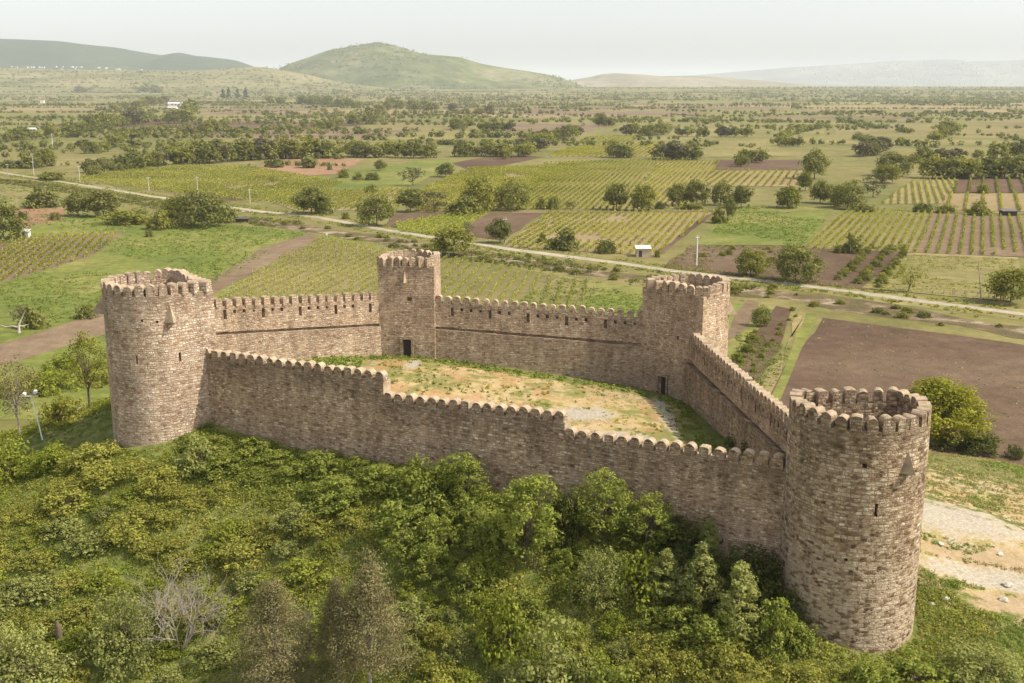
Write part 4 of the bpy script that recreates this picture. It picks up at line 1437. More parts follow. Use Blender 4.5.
B_, U_, O_, W_ = K_BROAD, K_BUSH, K_OPEN, K_BROWNT
NB, NU, NO, NW = (8.6, 8), (5, 3.1), (7, 7.5), (7, 7)
TREES = [
 (4, 240, 38, 36, B_, NB, 1, 'big dark round tree at the left edge beside the small concrete hut', 'tree'),
 (44, 207, 36, 18, U_, NU, 0, 'broad dark bush just behind the reddish soil patch', 'bush'),
 (78, 216, 26, 22, B_, NB, 0, 'dark round bushy tree right of the reddish soil patch', 'tree'),
 (103, 217, 36, 25, B_, NB, 3, 'greyish tree beside the dark round one, right of the reddish soil', 'tree'),
 (55, 220, 11, 8, U_, NU, 1, 'tiny bush at the corner of the reddish soil patch', 'bush'),
 (126, 224, 46, 14, U_, NU, 2, 'long low light green bush above the left meadow', 'bush'),
 (160, 229, 26, 18, U_, NU, 3, 'rounded light green bush left of the big meadow thicket', 'bush'),
 (178, 222, 30, 24, B_, NB, 4, 'left and lighter tree of the big thicket at the meadow edge', 'tree'),
 (203, 227, 42, 33, B_, NB, 2, 'largest dark tree of the big thicket at the meadow edge', 'tree'),
 (229, 222, 20, 14, U_, NU, 0, 'low dark bush at the right end of the meadow thicket', 'bush'),
 (149, 237, 8, 8, U_, NU, 1, 'tiny lone bush on the left meadow below the thicket', 'bush'),
 (312, 214, 34, 24, B_, NB, 0, 'dark tree with a ragged top on the far side of the road bend', 'tree'),
 (324, 214, 16, 15, U_, NU, 1, 'bush touching the ragged dark tree by the road bend', 'bush'),
 (345, 219, 9, 7, U_, NU, 2, 'tiny roadside bush between the road bend and the round tree', 'bush'),
 (377, 226, 32, 29, B_, NB, 1, 'round dark green tree beside the dirt road', 'tree'),
 (453, 256, 36, 30, B_, NB, 5, 'bright green round tree beside the dry channel above the square tower', 'tree'),
 (411, 212, 28, 22, B_, NB, 3, 'left tree of the grove beyond the round roadside tree', 'tree'),
 (434, 212, 32, 20, W_, NW, 0, 'brownish thin-leaved tree in the grove beyond the roadside tree', 'tree'),
 (465, 214, 34, 17, U_, NU, 0, 'wide dark bush at the grove\'s right end', 'bush'),
 (478, 212, 34, 32, B_, NB, 4, 'tallest pale green tree of the grove beside the vineyard', 'tree'),
 (511, 210, 30, 28, B_, NB, 2, 'dark tree at the left corner of the striped green vineyard', 'tree'),
 (500, 243, 24, 22, B_, NB, 0, 'dark tree by the utility pole on the far road side', 'tree'),
 (468, 236, 12, 13, W_, NW, 1, 'small brownish shrub right of the bright green tree', 'shrub'),
 (541, 209, 11, 11, U_, NU, 0, 'left of two small dark bushes under the striped vineyard', 'bush'),
 (553, 209, 12, 13, U_, NU, 1, 'right of two small dark bushes under the striped vineyard', 'bush'),
 (570, 209, 12, 7, W_, NW, 1, 'brown low shrub on the track under the striped vineyard', 'shrub'),
 (543, 243, 10, 10, U_, NU, 3, 'small grey-green bush left of the dark bluish bush', 'bush'),
 (564, 249, 32, 19, U_, NU, 0, 'dark bluish round bush in the lower vineyard corner', 'bush'),
 (607, 253, 19, 13, U_, NU, 1, 'round olive bush left of the white-roofed shed', 'bush'),
 (657, 257, 7, 7, U_, NU, 2, 'tiny bush touching the right side of the white-roofed shed', 'bush'),
 (617, 210, 26, 25, B_, NB, 3, 'left of two loose trees standing on the vineyard track', 'tree'),
 (642, 211, 23, 24, B_, NB, 4, 'right of two loose trees standing on the vineyard track', 'tree'),
 (660, 209, 10, 8, U_, NU, 1, 'low bush right of the two loose trees on the track', 'bush'),
 (678, 206, 24, 20, B_, NB, 0, 'left half of the dark tree pair at the yellow vineyard corner', 'tree'),
 (696, 206, 22, 24, B_, NB, 1, 'right half of the dark tree pair at the yellow vineyard corner', 'tree'),
 (691, 209, 26, 6, U_, NU, 2, 'low green hedge bush at the foot of the dark tree pair', 'bush'),
 (720, 205, 17, 22, B_, NB, 2, 'upright green tree right of the dark tree pair', 'tree'),
 (741, 208, 24, 21, B_, NB, 3, 'grey-green spreading tree at the meadow corner', 'tree'),
 (719, 223, 16, 14, U_, NU, 3, 'green bush at the lower left meadow corner', 'bush'),
 (730, 220, 11, 20, B_, NB, 0, 'narrow dark upright tree above the bright meadow', 'tree'),
 (750, 276, 28, 25, B_, NB, 4, 'round light tree beside the tall pole, right of the far tower', 'tree'),
 (795, 282, 42, 34, B_, NB, 1, 'broad dark tree on brown soil beside the road', 'tree'),
 (853, 253, 21, 18, U_, NU, 0, 'compact round dark bush at the head of the shrub rows', 'bush'),
 (840, 253, 14, 8, U_, NU, 1, 'low bush just left of the compact round dark bush', 'bush'),
 (908, 292, 30, 27, O_, NO, 0, 'thin airy tree right of the three shrub rows', 'tree'),
 (1010, 303, 40, 34, B_, NB, 5, 'spreading yellow-green tree at the right edge beside the road', 'tree'),
 (814, 179, 28, 26, B_, NB, 0, 'large dark tree standing left of the dark soil plots', 'tree'),
 (788, 208, 26, 20, B_, NB, 4, 'light bushy tree left of the dark clump behind the meadow', 'tree'),
 (805, 191, 18, 18, B_, NB, 3, 'grey-green tree behind the dark clump', 'tree'),
 (820, 203, 22, 20, B_, NB, 0, 'left tree of the dark clump behind the meadow', 'tree'),
 (833, 204, 22, 18, B_, NB, 1, 'middle tree of the dark clump behind the meadow', 'tree'),
 (847, 208, 30, 25, B_, NB, 2, 'bright right-hand tree of the dark clump behind the meadow', 'tree'),
 (873, 197, 24, 22, W_, NW, 0, 'brownish grey tree right of the dark clump', 'tree'),
 (885, 183, 26, 18, B_, NB, 5, 'pale olive tree behind the yellow vineyard', 'tree'),
 (893, 176, 30, 22, B_, NB, 1, 'dark wide tree behind the pale olive one', 'tree'),
 (866, 212, 22, 8, U_, NU, 0, 'low dark bush on the track above the yellow rows', 'bush'),
 (922, 212, 20, 9, U_, NU, 1, 'low dark bush at the joint of yellow and brown rows', 'bush'),
 (946, 213, 22, 8, U_, NU, 2, 'olive bush right of the joint of yellow and brown rows', 'bush'),
 (978, 215, 24, 13, U_, NU, 3, 'rounded bush on the track above the brown rows', 'bush'),
 (982, 193, 14, 9, U_, NU, 2, 'small bush among the far dark rows', 'bush'),
 (35, 328, 26, 21, U_, NU, 0, 'dark bush beside the bleached dead stump on the left meadow', 'bush'),
 (22, 327, 18, 20, W_, NW, 1, 'brownish shrub behind the bleached dead stump', 'shrub'),
 (85, 318, 20, 13, U_, NU, 1, 'round bush on the meadow left of the tall left tower', 'bush'),
 (760, 326, 15, 19, B_, NB, 2, 'small dark round tree in the garden strip right of the far tower', 'tree'),
 (752, 342, 12, 8, U_, NU, 3, 'first low bush along the garden strip', 'bush'),
 (746, 352, 12, 8, U_, NU, 2, 'second low bush along the garden strip', 'bush'),
 (738, 362, 13, 9, U_, NU, 3, 'third low bush along the garden strip, touching the far tower', 'bush'),
 (30, 168, 30, 14, U_, NU, 0, 'dark bush left of the leftmost concrete pole', 'bush'),
 (46, 166, 22, 16, B_, NB, 4, 'grey-green tree just right of the leftmost concrete pole', 'tree'),
 (8, 168, 16, 8, U_, NU, 1, 'dark bush at the left picture edge above the road', 'bush'),
 (54, 180, 28, 8, U_, NU, 2, 'low green roadside bush between two concrete poles', 'bush'),
 (94, 176, 18, 9, U_, NU, 0, 'dark roadside bush just right of a concrete pole', 'bush'),
 (116, 172, 18, 9, U_, NU, 1, 'round bush at the start of the long tree row', 'bush'),
 (330, 170, 5, 5, U_, NU, 1, 'tiny bush on the reddish ploughed strip', 'bush'),
 (274, 186, 11, 12, O_, NO, 1, 'lone small tree left of the green strip beyond the road', 'tree'),
 (380, 171, 12, 10, B_, NB, 0, 'small dark tree between the reddish and green strips', 'tree'),
 (446, 177, 17, 13, B_, NB, 1, 'round dark tree on the edge of the brown strips', 'tree'),
 (344, 178, 12, 9, U_, NU, 2, 'left light bush in the green strip', 'bush'),
 (358, 180, 12, 7, U_, NU, 0, 'middle dark bush in the green strip', 'bush'),
 (373, 180, 14, 8, U_, NU, 1, 'right dark bush in the green strip', 'bush'),
 (413, 186, 26, 17, W_, NW, 1, 'brown wide shrub on the yellow vineyard edge', 'shrub'),
 (371, 193, 12, 8, U_, NU, 3, 'green bush at the lower green strip', 'bush'),
]
for (px, py, w, h, kk, nom, ix, lab, cat) in TREES:
    px_plant(px, py, w, h, kk, lab, cat, ix, nom)

# rows and groves on the plain: too far to tell one from the next, so each row shares a label
def hedge(line, n, hpx, label, group, kinds=K_SMALL, seed=1, idxs=None, spread=1.5, wk=1.15, nominal=(8.6, 8), cat='tree'):
    rng = np.random.default_rng(seed)
    P = [np.array(G(*p)) for p in line]
    L = [0]
    for a, b in zip(P, P[1:]): L.append(L[-1] + np.hypot(*(b - a)))
    for i in range(n):
        t = (i + rng.uniform(.15, .85)) / n * L[-1]
        j = min(np.searchsorted(L, t, 'right') - 1, len(P) - 2)
        p = P[j] + (P[j + 1] - P[j]) * (t - L[j]) / (L[j + 1] - L[j])
        p = p + rng.normal(0, spread, 2)
        zc = p[1] / CP * .995
        h = hpx * rng.uniform(.7, 1.2) * zc / FPX
        w = h * wk * rng.uniform(.85, 1.3)
        pr = kinds[int(rng.integers(len(kinds))) if idxs is None else idxs[int(rng.integers(len(idxs)))]]
        plant(pr, (p[0], p[1], PLAIN), rng.uniform(0, 6.28), (w / nominal[0], w / nominal[0], h / nominal[1]), label, cat, group)

HEDGES = [
 ([(85, 173), (130, 170), (180, 165)], 10, 15, 'green tree in the left half of the long row behind the concrete poles'),
 ([(180, 165), (255, 160), (338, 157)], 18, 18, 'green tree in the right half of the long row beyond the poles'),
 ([(48, 138), (75, 134), (110, 128), (150, 122)], 14, 13, 'light green tree in the slanting grove below the white farm building'),
 ([(112, 112), (140, 108), (165, 103)], 10, 8, 'dark tree scattered left of the white farm building'),
 ([(78, 96), (110, 95), (160, 96)], 14, 9, 'brownish dark tree in the long far row above the brown field'),
 ([(178, 139), (200, 134), (226, 128)], 8, 9, 'dark bush in the short slanting hedge right of the grove'),
 ([(172, 124), (186, 122), (191, 112)], 6, 11, 'dark tree below the white farm building'),
 ([(80, 152), (95, 155), (125, 142)], 6, 10, 'dark bush between the tree row and the slanting grove'),
 ([(5, 142), (35, 138)], 5, 10, 'dark tree beside the small white hut at left'),
 ([(350, 156), (370, 158), (386, 157)], 5, 15, 'tree in the left cluster under the green hill'),
 ([(398, 158), (434, 158)], 5, 14, 'round tree in the middle pair beside the brown strip'),
 ([(455, 157), (480, 156), (506, 157)], 6, 12, 'round tree in the right cluster beside the brown strip'),
 ([(318, 130), (340, 126), (376, 124)], 7, 10, 'light green tree in the hedge crossing the middle fields'),
 ([(360, 118), (378, 115), (392, 108)], 5, 9, 'dark tree in the oblique hedge of the middle fields'),
 ([(256, 104), (300, 104), (362, 108)], 14, 8, 'dark tree in the long hedge below the green hill'),
 ([(390, 108), (432, 112), (500, 115)], 12, 8, 'dark tree in the hedge right of the green hill foot'),
 ([(448, 130), (470, 128)], 4, 9, 'bush in the small dark hedge'),
 ([(478, 131), (512, 131)], 6, 9, 'bush in the hedge left of the field centre'),
 ([(513, 152), (530, 148), (545, 142), (580, 136)], 14, 11, 'green tree in the loose grove above the striped vineyard'),
 ([(505, 160), (520, 158), (545, 147)], 7, 13, 'green tree low in the grove above the striped vineyard'),
 ([(598, 126), (612, 126)], 4, 11, 'dark tree in the clump above the tan rows'),
 ([(619, 135), (650, 136), (668, 134)], 7, 10, 'bush in the row behind the tan vineyard'),
 ([(675, 136), (710, 137), (750, 137)], 8, 9, 'bush in the dark hedge right of the tan vineyard'),
 ([(608, 158), (628, 158)], 3, 15, 'dark tree left on the top edge of the green vineyard'),
 ([(652, 159), (675, 160), (700, 159)], 6, 16, 'light tree in the row on the yellow vineyard\'s top edge'),
 ([(738, 168), (748, 165), (766, 160)], 4, 13, 'round tree by the dark plots'),
 ([(930, 178), (950, 179), (990, 178), (1040, 178)], 13, 18, 'dark tree in the dense row above the far dark vine rows'),
 ([(905, 165), (960, 160), (1040, 158)], 9, 13, 'tree in the second row behind the dense dark row'),
 ([(855, 157), (870, 156), (880, 154)], 4, 14, 'tree in the round clump left of the dense dark row'),
 ([(780, 146), (800, 146)], 4, 9, 'bush at the left of the far right fields'),
 ([(915, 140), (935, 142), (955, 132)], 7, 12, 'green tree in the pale clump on the right'),
]
for i, (line, n, h, lab) in enumerate(HEDGES):
    hedge(line, n, h, lab, 'row: ' + lab[:60], seed=300 + i)
for i, px in enumerate((223, 229, 238, 246)):
    px_plant(px, 100, 6, 10 + (i % 2) * 2, K_FIR, 'dark pointed conifer in the group of four right of the white farm building', 'tree', i, (5, 11), 'four dark conifers')

# everything farther: one mass of crowns, hedges along the field pattern and scattered bushes
def far_mass():
    rng = np.random.default_rng(77)
    V = []; T = []
    P = []
    ang = radians(12)
    for k in range(430):
        y = 620 + 6500 * rng.uniform() ** 1.35
        x = rng.uniform(-.55, .55) * y
        a = ang + rng.choice([0, pi / 2]) + rng.normal(0, .12) if rng.uniform() < .75 else rng.uniform(0, pi)
        if rng.uniform() < .6: a = pi / 2 + rng.normal(0, .16)
        L = rng.uniform(60, 380) * (1 + y / 4000)
        n = int(L / rng.uniform(3.5, 9))
        hh = rng.uniform(2.4, 6.5)
        for j in range(n):
            s = (j / n - .5) * L
            if vnoise(np.array([s]), np.array([k * 31.0]), 25, 3)[0] < .3: continue
            P.append((x + sin(a) * s + rng.normal(0, 4), y + cos(a) * s + rng.normal(0, 4), hh * rng.uniform(.6, 1.3), rng.uniform(0, 1)))
    for k in range(380):
        y = 560 + 6500 * rng.uniform() ** 1.5
        P.append((rng.uniform(-.55, .55) * y, y, rng.uniform(2, 6), rng.uniform(0, 1)))
    for k in range(2600):           # the dark wooded belt before the hills
        y = rng.uniform(3600, 7200); x = rng.uniform(-.55, .55) * y
        if vnoise(np.array([x]), np.array([y]), 900, 9)[0] < .42: continue
        P.append((x, y, rng.uniform(6, 12), rng.uniform(0, .5)))
    SL = []
    for k in range(1500):
        p = slope(rng.uniform(-60, 380), rng.uniform(.02, .5) if rng.uniform() < .5 else rng.choice([.08, .13, .19, .26, .33, .42]) + rng.normal(0, .004))
        SL.append((p[0] + rng.normal(0, 25), p[1], p[2], rng.uniform(5, 12)))
    for k in range(2600):            # scrub on the round hill, thick in its folds
        p = round_hill(rng.uniform(265, 585), rng.uniform(.04, .5))
        if fbm(np.array([p[0]]), np.array([p[1]]), 420, 13)[0] < .5: continue
        SL.append((p[0] + rng.normal(0, 20), p[1], p[2], rng.uniform(5, 11)))
    for k in range(900):
        yy = rng.uniform(3700, 7600); yy = rng.choice([4000, 4350, 4800, 5300, 5900, 6600, 7300]) + rng.normal(0, 25) if rng.uniform() < .6 else yy
        SL.append((rng.uniform(-.5, .55) * yy, yy, float(far_ground(yy)), rng.uniform(6, 13)))
    for (x, y, zz, h) in SL:
        d = rand_dirs(12, rng)
        C = d * rng.uniform(.5, 1.05, 12)[:, None] * np.array([h, h * .8, h * .5]) + np.array([x, y, zz + h * .3])
        V.append(leaves(C, d + np.array([0, 0, .4]), h * .55, rng, aspect=.9)); T.append(np.clip(rng.normal(.3, .2, 12), 0, 1))
    keep = []
    for p in P:
        if p[1] < 930 and abs(p[0]) < .47 * p[1] + 5 and not (p[0] < -.15 * p[1] and p[1] > 700): continue
        keep.append(p)
    P = np.array(keep)
    for (x, y, h, tt) in P:
        n = 34 if y < 1800 else (22 if y < 3500 else 12)
        d = rand_dirs(n, rng)
        r = rng.uniform(.5, 1.05, n)[:, None]
        w = h * .68
        C = d * r * np.array([w, w, h * .5]) + np.array([x, y, float(far_ground(y)) + h * .48])
        V.append(leaves(C, d + np.array([0, 0, .4]), h * (.42 if n > 30 else .55), rng, aspect=.9))
        T.append(np.clip(tt * .7 + rng.normal(.1, .15, n), 0, 1))
    o = link('distant_trees', quads_mesh('distant_trees', np.concatenate(V), F_FAR, np.concatenate(T)))
    tag(o, kind='stuff')
far_mass()
#@HILLVEG
# ------------------------------------------------------------------ plants of the castle hill
def kind(name, n, w, h, z0, ncl, per, leaf, seed, mat, **kw):
    return [tree_proto(name, w, h, z0, ncl, per, leaf, seed + k, mat, part=kw.get('part', 'foliage'), **{a: b for a, b in kw.items() if a != 'part'}) for k in range(n)]

Q_OLIVE = kind('shrub', 4, 2.6, 1.5, .05, 56, 38, .17, 500, F_OLIVE, shape='dome', stem_n=4, trunk_r=.03, cr=.42)
Q_LIME = kind('shrub', 4, 2.4, 1.3, .05, 54, 38, .155, 510, F_LIME, shape='dome', stem_n=4, trunk_r=.03, cr=.40)
Q_SAGE = kind('shrub', 3, 2.8, 1.8, .05, 60, 38, .18, 520, F_SAGE, shape='dome', stem_n=4, trunk_r=.03, cr=.42)
Q_BIGSAGE = kind('shrub', 3, 5.6, 4.0, .1, 150, 48, .21, 525, F_SAGE, shape='dome', stem_n=5, trunk_r=.05, cr=.62)
Q_GREEN = kind('shrub', 4, 3.6, 2.8, .1, 84, 38, .215, 530, F_GREEN, shape='dome', stem_n=4, trunk_r=.035, cr=.45)
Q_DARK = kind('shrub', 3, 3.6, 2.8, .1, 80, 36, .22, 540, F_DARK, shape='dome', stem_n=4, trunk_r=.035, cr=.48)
Q_SPIRE = kind('young_tree', 3, 2.8, 5.4, .2, 105, 44, .19, 550, F_SAGE, shape='spire', cr=.36, stem_n=2, trunk_r=.05, tint=(.3, 1), part='crown')
Q_TREE = kind('young_tree', 4, 4.0, 6.2, .5, 120, 46, .20, 560, F_GREEN, cr=.5, stem_n=3, trunk_r=.07, limbs=8, part='crown', tint=(.2, .95))
Q_CONIF = kind('drooping_conifer', 3, 7.5, 10.5, .6, 380, 80, .16, 570, F_GREYBROWN, shape='cone', cr=.7, trunk_r=.14, limbs=46, bark=BARK_GREY, up=.1, part='crown', tint=(.0, .9), aspect=.34)
Q_ROUND = kind('round_tree', 1, 8, 6.6, .3, 210, 64, .30, 580, F_YELLOW, cr=.85, trunk_r=.2, part='crown', tint=(.35, .95))
Q_LOOSE = kind('loose_tree', 2, 5.5, 8.5, 1.6, 74, 40, .22, 590, F_OLIVE, cr=.75, trunk_r=.15, limbs=14, part='crown', tint=(.0, .7))
Q_BROWN = kind('loose_tree', 1, 5.5, 7.5, 1.0, 70, 34, .2, 595, F_GREYBROWN, cr=.7, trunk_r=.14, limbs=20, bark=BARK_GREY, part='crown', tint=(.1, .7))

def bare_tree_mesh(seed, h, n0=5):
    rng = np.random.default_rng(seed)
    m = MB()
    def grow(p, d, L, r, lev):
        pts = [p]; q = p
        for k in range(3):
            d2 = d + rng.normal(0, .16, 3); d2 /= np.linalg.norm(d2)
            q = q + d2 * L / 3; pts.append(q); d = d2
        m.tube(pts, [r, r * .85, r * .7, r * .55], 5 if lev < 2 else 4)
        if lev >= 4: return
        for k in range(4 if lev < 2 else 3 if lev < 3 else 2):
            nd = d + rng.normal(0, .62, 3) + np.array([0, 0, .1]); nd /= np.linalg.norm(nd)
            grow(pts[int(rng.integers(2, 4))], nd, L * rng.uniform(.55, .8), r * .55, lev + 1)
    for k in range(n0):
        a = rng.uniform(0, 2 * pi)
        dd = np.array([cos(a) * .7, sin(a) * .7, 1.0]); dd /= np.linalg.norm(dd)
        grow(np.array([cos(a) * .1, sin(a) * .1, -.2]), dd, h * .38, .07, 0)
    return m

def hill_plant(px, py, wpx, hpx, protos, nom, label, cat, idx=0, group=None):
    x, y, z = H(px, py)
    r = ray(px, py); zc = y / r[1]
    w = wpx * zc / FPX / nom[0]; h = hpx * zc / FPX / nom[1]
    return plant(protos[idx % len(protos)], (x, y, z), random.uniform(0, 6.28), (w, w, h), label, cat, group)

HP = [
 (372, 712, 118, 165, Q_CONIF, (7.5, 10.5), 'large grey-brown conifer with thin dying foliage at the bottom of the slope', 'tree', 0),
 (278, 712, 120, 132, Q_CONIF, (7.5, 10.5), 'bushy olive-grey conifer left of the tallest dying conifer', 'tree', 1),
 (338, 690, 62, 118, Q_CONIF, (7.5, 10.5), 'slim reddish-topped conifer between the two larger ones', 'tree', 2),
 (527, 572, 64, 100, Q_TREE, (4.0, 6.2), 'tall fresh green young tree reaching up over the front wall\'s foot', 'tree', 0),
 (603, 548, 54, 72, Q_TREE, (4.0, 6.2), 'leafy young tree against the wall right of the tallest young tree', 'tree', 1),
 (563, 545, 40, 62, Q_DARK, (3.6, 2.8), 'dark bush in the gap between two young trees at the wall', 'shrub', 0),
 (650, 556, 52, 60, Q_TREE, (4.0, 6.2), 'lower young tree on the right flank of the wall thicket', 'tree', 2),
 (425, 510, 62, 50, Q_GREEN, (3.6, 2.8), 'broad dark-leaved shrub at the wall foot left of the young trees', 'shrub', 0),
 (467, 508, 46, 56, Q_TREE, (4.0, 6.2), 'upright shrub with pale leaves at the wall foot, above the conifers', 'tree', 3),
 (405, 545, 60, 44, Q_GREEN, (3.6, 2.8), 'bushy green shrub below the broad dark-leaved one', 'shrub', 1),
 (492, 548, 56, 42, Q_GREEN, (3.6, 2.8), 'rounded green shrub left of the tallest young tree', 'shrub', 2),
 (700, 618, 46, 74, Q_SPIRE, (2.8, 5.4), 'pale pointed young tree, left of the pair below the nearest tower', 'tree', 0),
 (738, 640, 46, 82, Q_SPIRE, (2.8, 5.4), 'pale pointed young tree, tallest near the foot of the nearest tower', 'tree', 1),
 (708, 565, 26, 46, Q_SPIRE, (2.8, 5.4), 'small pointed young tree close to the wall\'s right end', 'tree', 2),
 (665, 612, 42, 58, Q_SPIRE, (2.8, 5.4), 'pale blunt young tree left of the pointed pair', 'tree', 0),
 (775, 655, 50, 48, Q_GREEN, (3.6, 2.8), 'green shrub spreading at the left foot of the nearest tower', 'shrub', 3),
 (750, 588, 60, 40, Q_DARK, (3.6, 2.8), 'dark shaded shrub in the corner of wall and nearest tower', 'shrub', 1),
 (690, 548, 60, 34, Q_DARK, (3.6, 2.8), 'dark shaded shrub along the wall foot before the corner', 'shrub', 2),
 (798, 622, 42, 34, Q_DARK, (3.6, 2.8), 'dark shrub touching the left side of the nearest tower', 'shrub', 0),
 (548, 712, 100, 84, Q_BIGSAGE, (5.6, 4.0), 'large sage-green rounded shrub at the bottom centre of the slope', 'shrub', 0),
 (505, 655, 52, 58, Q_LIME, (2.4, 1.3), 'yellow-green arching shrub right of the dying conifer', 'shrub', 1),
 (600, 600, 60, 46, Q_BIGSAGE, (5.6, 4.0), 'sage shrub with bare twigs below the two young trees', 'shrub', 1),
 (640, 600, 56, 44, Q_LIME, (2.4, 1.3), 'yellow-green shrub between young trees and pointed trees', 'shrub', 2),
 (128, 665, 78, 66, Q_BIGSAGE, (5.6, 4.0), 'light green shrub left of the bare grey tree', 'shrub', 2),
 (28, 690, 90, 60, Q_BIGSAGE, (5.6, 4.0), 'big sage shrub in the bottom left corner', 'shrub', 0),
 (200, 470, 46, 30, Q_SAGE, (2.8, 1.8), 'whitish flowering shrub below the foot of the pinkish tower', 'shrub', 1),
 (988, 692, 100, 40, Q_BIGSAGE, (5.6, 4.0), 'sage shrub in the bottom right corner', 'shrub', 2),
 (920, 690, 70, 34, Q_GREEN, (3.6, 2.8), 'low green shrub below the base of the nearest tower', 'shrub', 1),
 (944, 441, 88, 56, Q_ROUND, (8, 6.6), 'large round yellow-green tree behind the nearest tower', 'tree', 0),
 (978, 452, 44, 24, Q_DARK, (3.6, 2.8), 'dark low bush right of the round yellow-green tree', 'bush', 0),
 (945, 447, 30, 14, Q_SAGE, (2.8, 1.8), 'greyish low bush at the foot of the round yellow-green tree', 'bush', 0),
 (1014, 458, 18, 13, Q_DARK, (3.6, 2.8), 'small dark bush at the right edge below the ploughed field', 'bush', 1),
 (90, 412, 50, 84, Q_LOOSE, (5.5, 8.5), 'loose dark-trunked tree left of the tall pinkish tower', 'tree', 0),
 (20, 436, 44, 78, Q_BROWN, (5.5, 7.5), 'brownish thin tree at the left edge beside the floodlight pole', 'tree', 0),
 (60, 425, 46, 34, Q_OLIVE, (2.6, 1.5), 'olive bush between the brownish and the loose tree', 'bush', 1),
 (10, 480, 50, 34, Q_LIME, (2.4, 1.3), 'bright yellow-green bush under the brownish tree', 'bush', 0),
 (55, 470, 40, 26, Q_LIME, (2.4, 1.3), 'yellow-green bush below the floodlight pole', 'bush', 3),
 (20, 395, 44, 22, Q_OLIVE, (2.6, 1.5), 'olive bush behind the brownish thin tree', 'bush', 0),
 (52, 392, 44, 20, Q_LIME, (2.4, 1.3), 'yellow-green bush on the bank below the ploughed strip', 'bush', 2),
 (62, 372, 40, 16, Q_LIME, (2.4, 1.3), 'low yellowish bush nearest the ploughed strip', 'bush', 1),
 (100, 385, 30, 22, Q_OLIVE, (2.6, 1.5), 'olive bush close to the left side of the pinkish tower', 'bush', 2),
]
hand = []
for (px, py, w, h, kk, nom, lab, cat, ix) in HP:
    o = hill_plant(px, py, w, h, kk, nom, lab, cat, ix)
    hand.append((o.location.x, o.location.y, w * (o.location.y / CP) / FPX * .42))

x, y, z = H(178, 652)
bt = empty('bare_tree', (x, y, z), 'leafless grey tree with spreading twigs on the lower left slope', 'tree')
link('branches', bare_tree_mesh(4, 7.6, 7).mesh('branches', BARK_GREY), bt)
x, y, z = H(596, 590)
bt = empty('bare_tree', (x, y, z), 'small bare twiggy shrub below the young trees at the wall', 'shrub')
link('branches', bare_tree_mesh(9, 2.9, 4).mesh('branches', BARK_GREY), bt)
x, y, z = H(290, 668)
bt = empty('bare_tree', (x, y, z), 'bare pale twigs sticking out of the bushy olive-grey conifer', 'shrub')
link('branches', bare_tree_mesh(14, 6.4, 3).mesh('branches', BARK_GREY), bt)

def screen(x, y, z):
    """picture position of points"""
    dz = z - CAMZ
    zc = y * CP - dz * SP
    return 512 + FPX * x / zc, 341.5 + FPX * (-dz * CP - y * SP) / zc

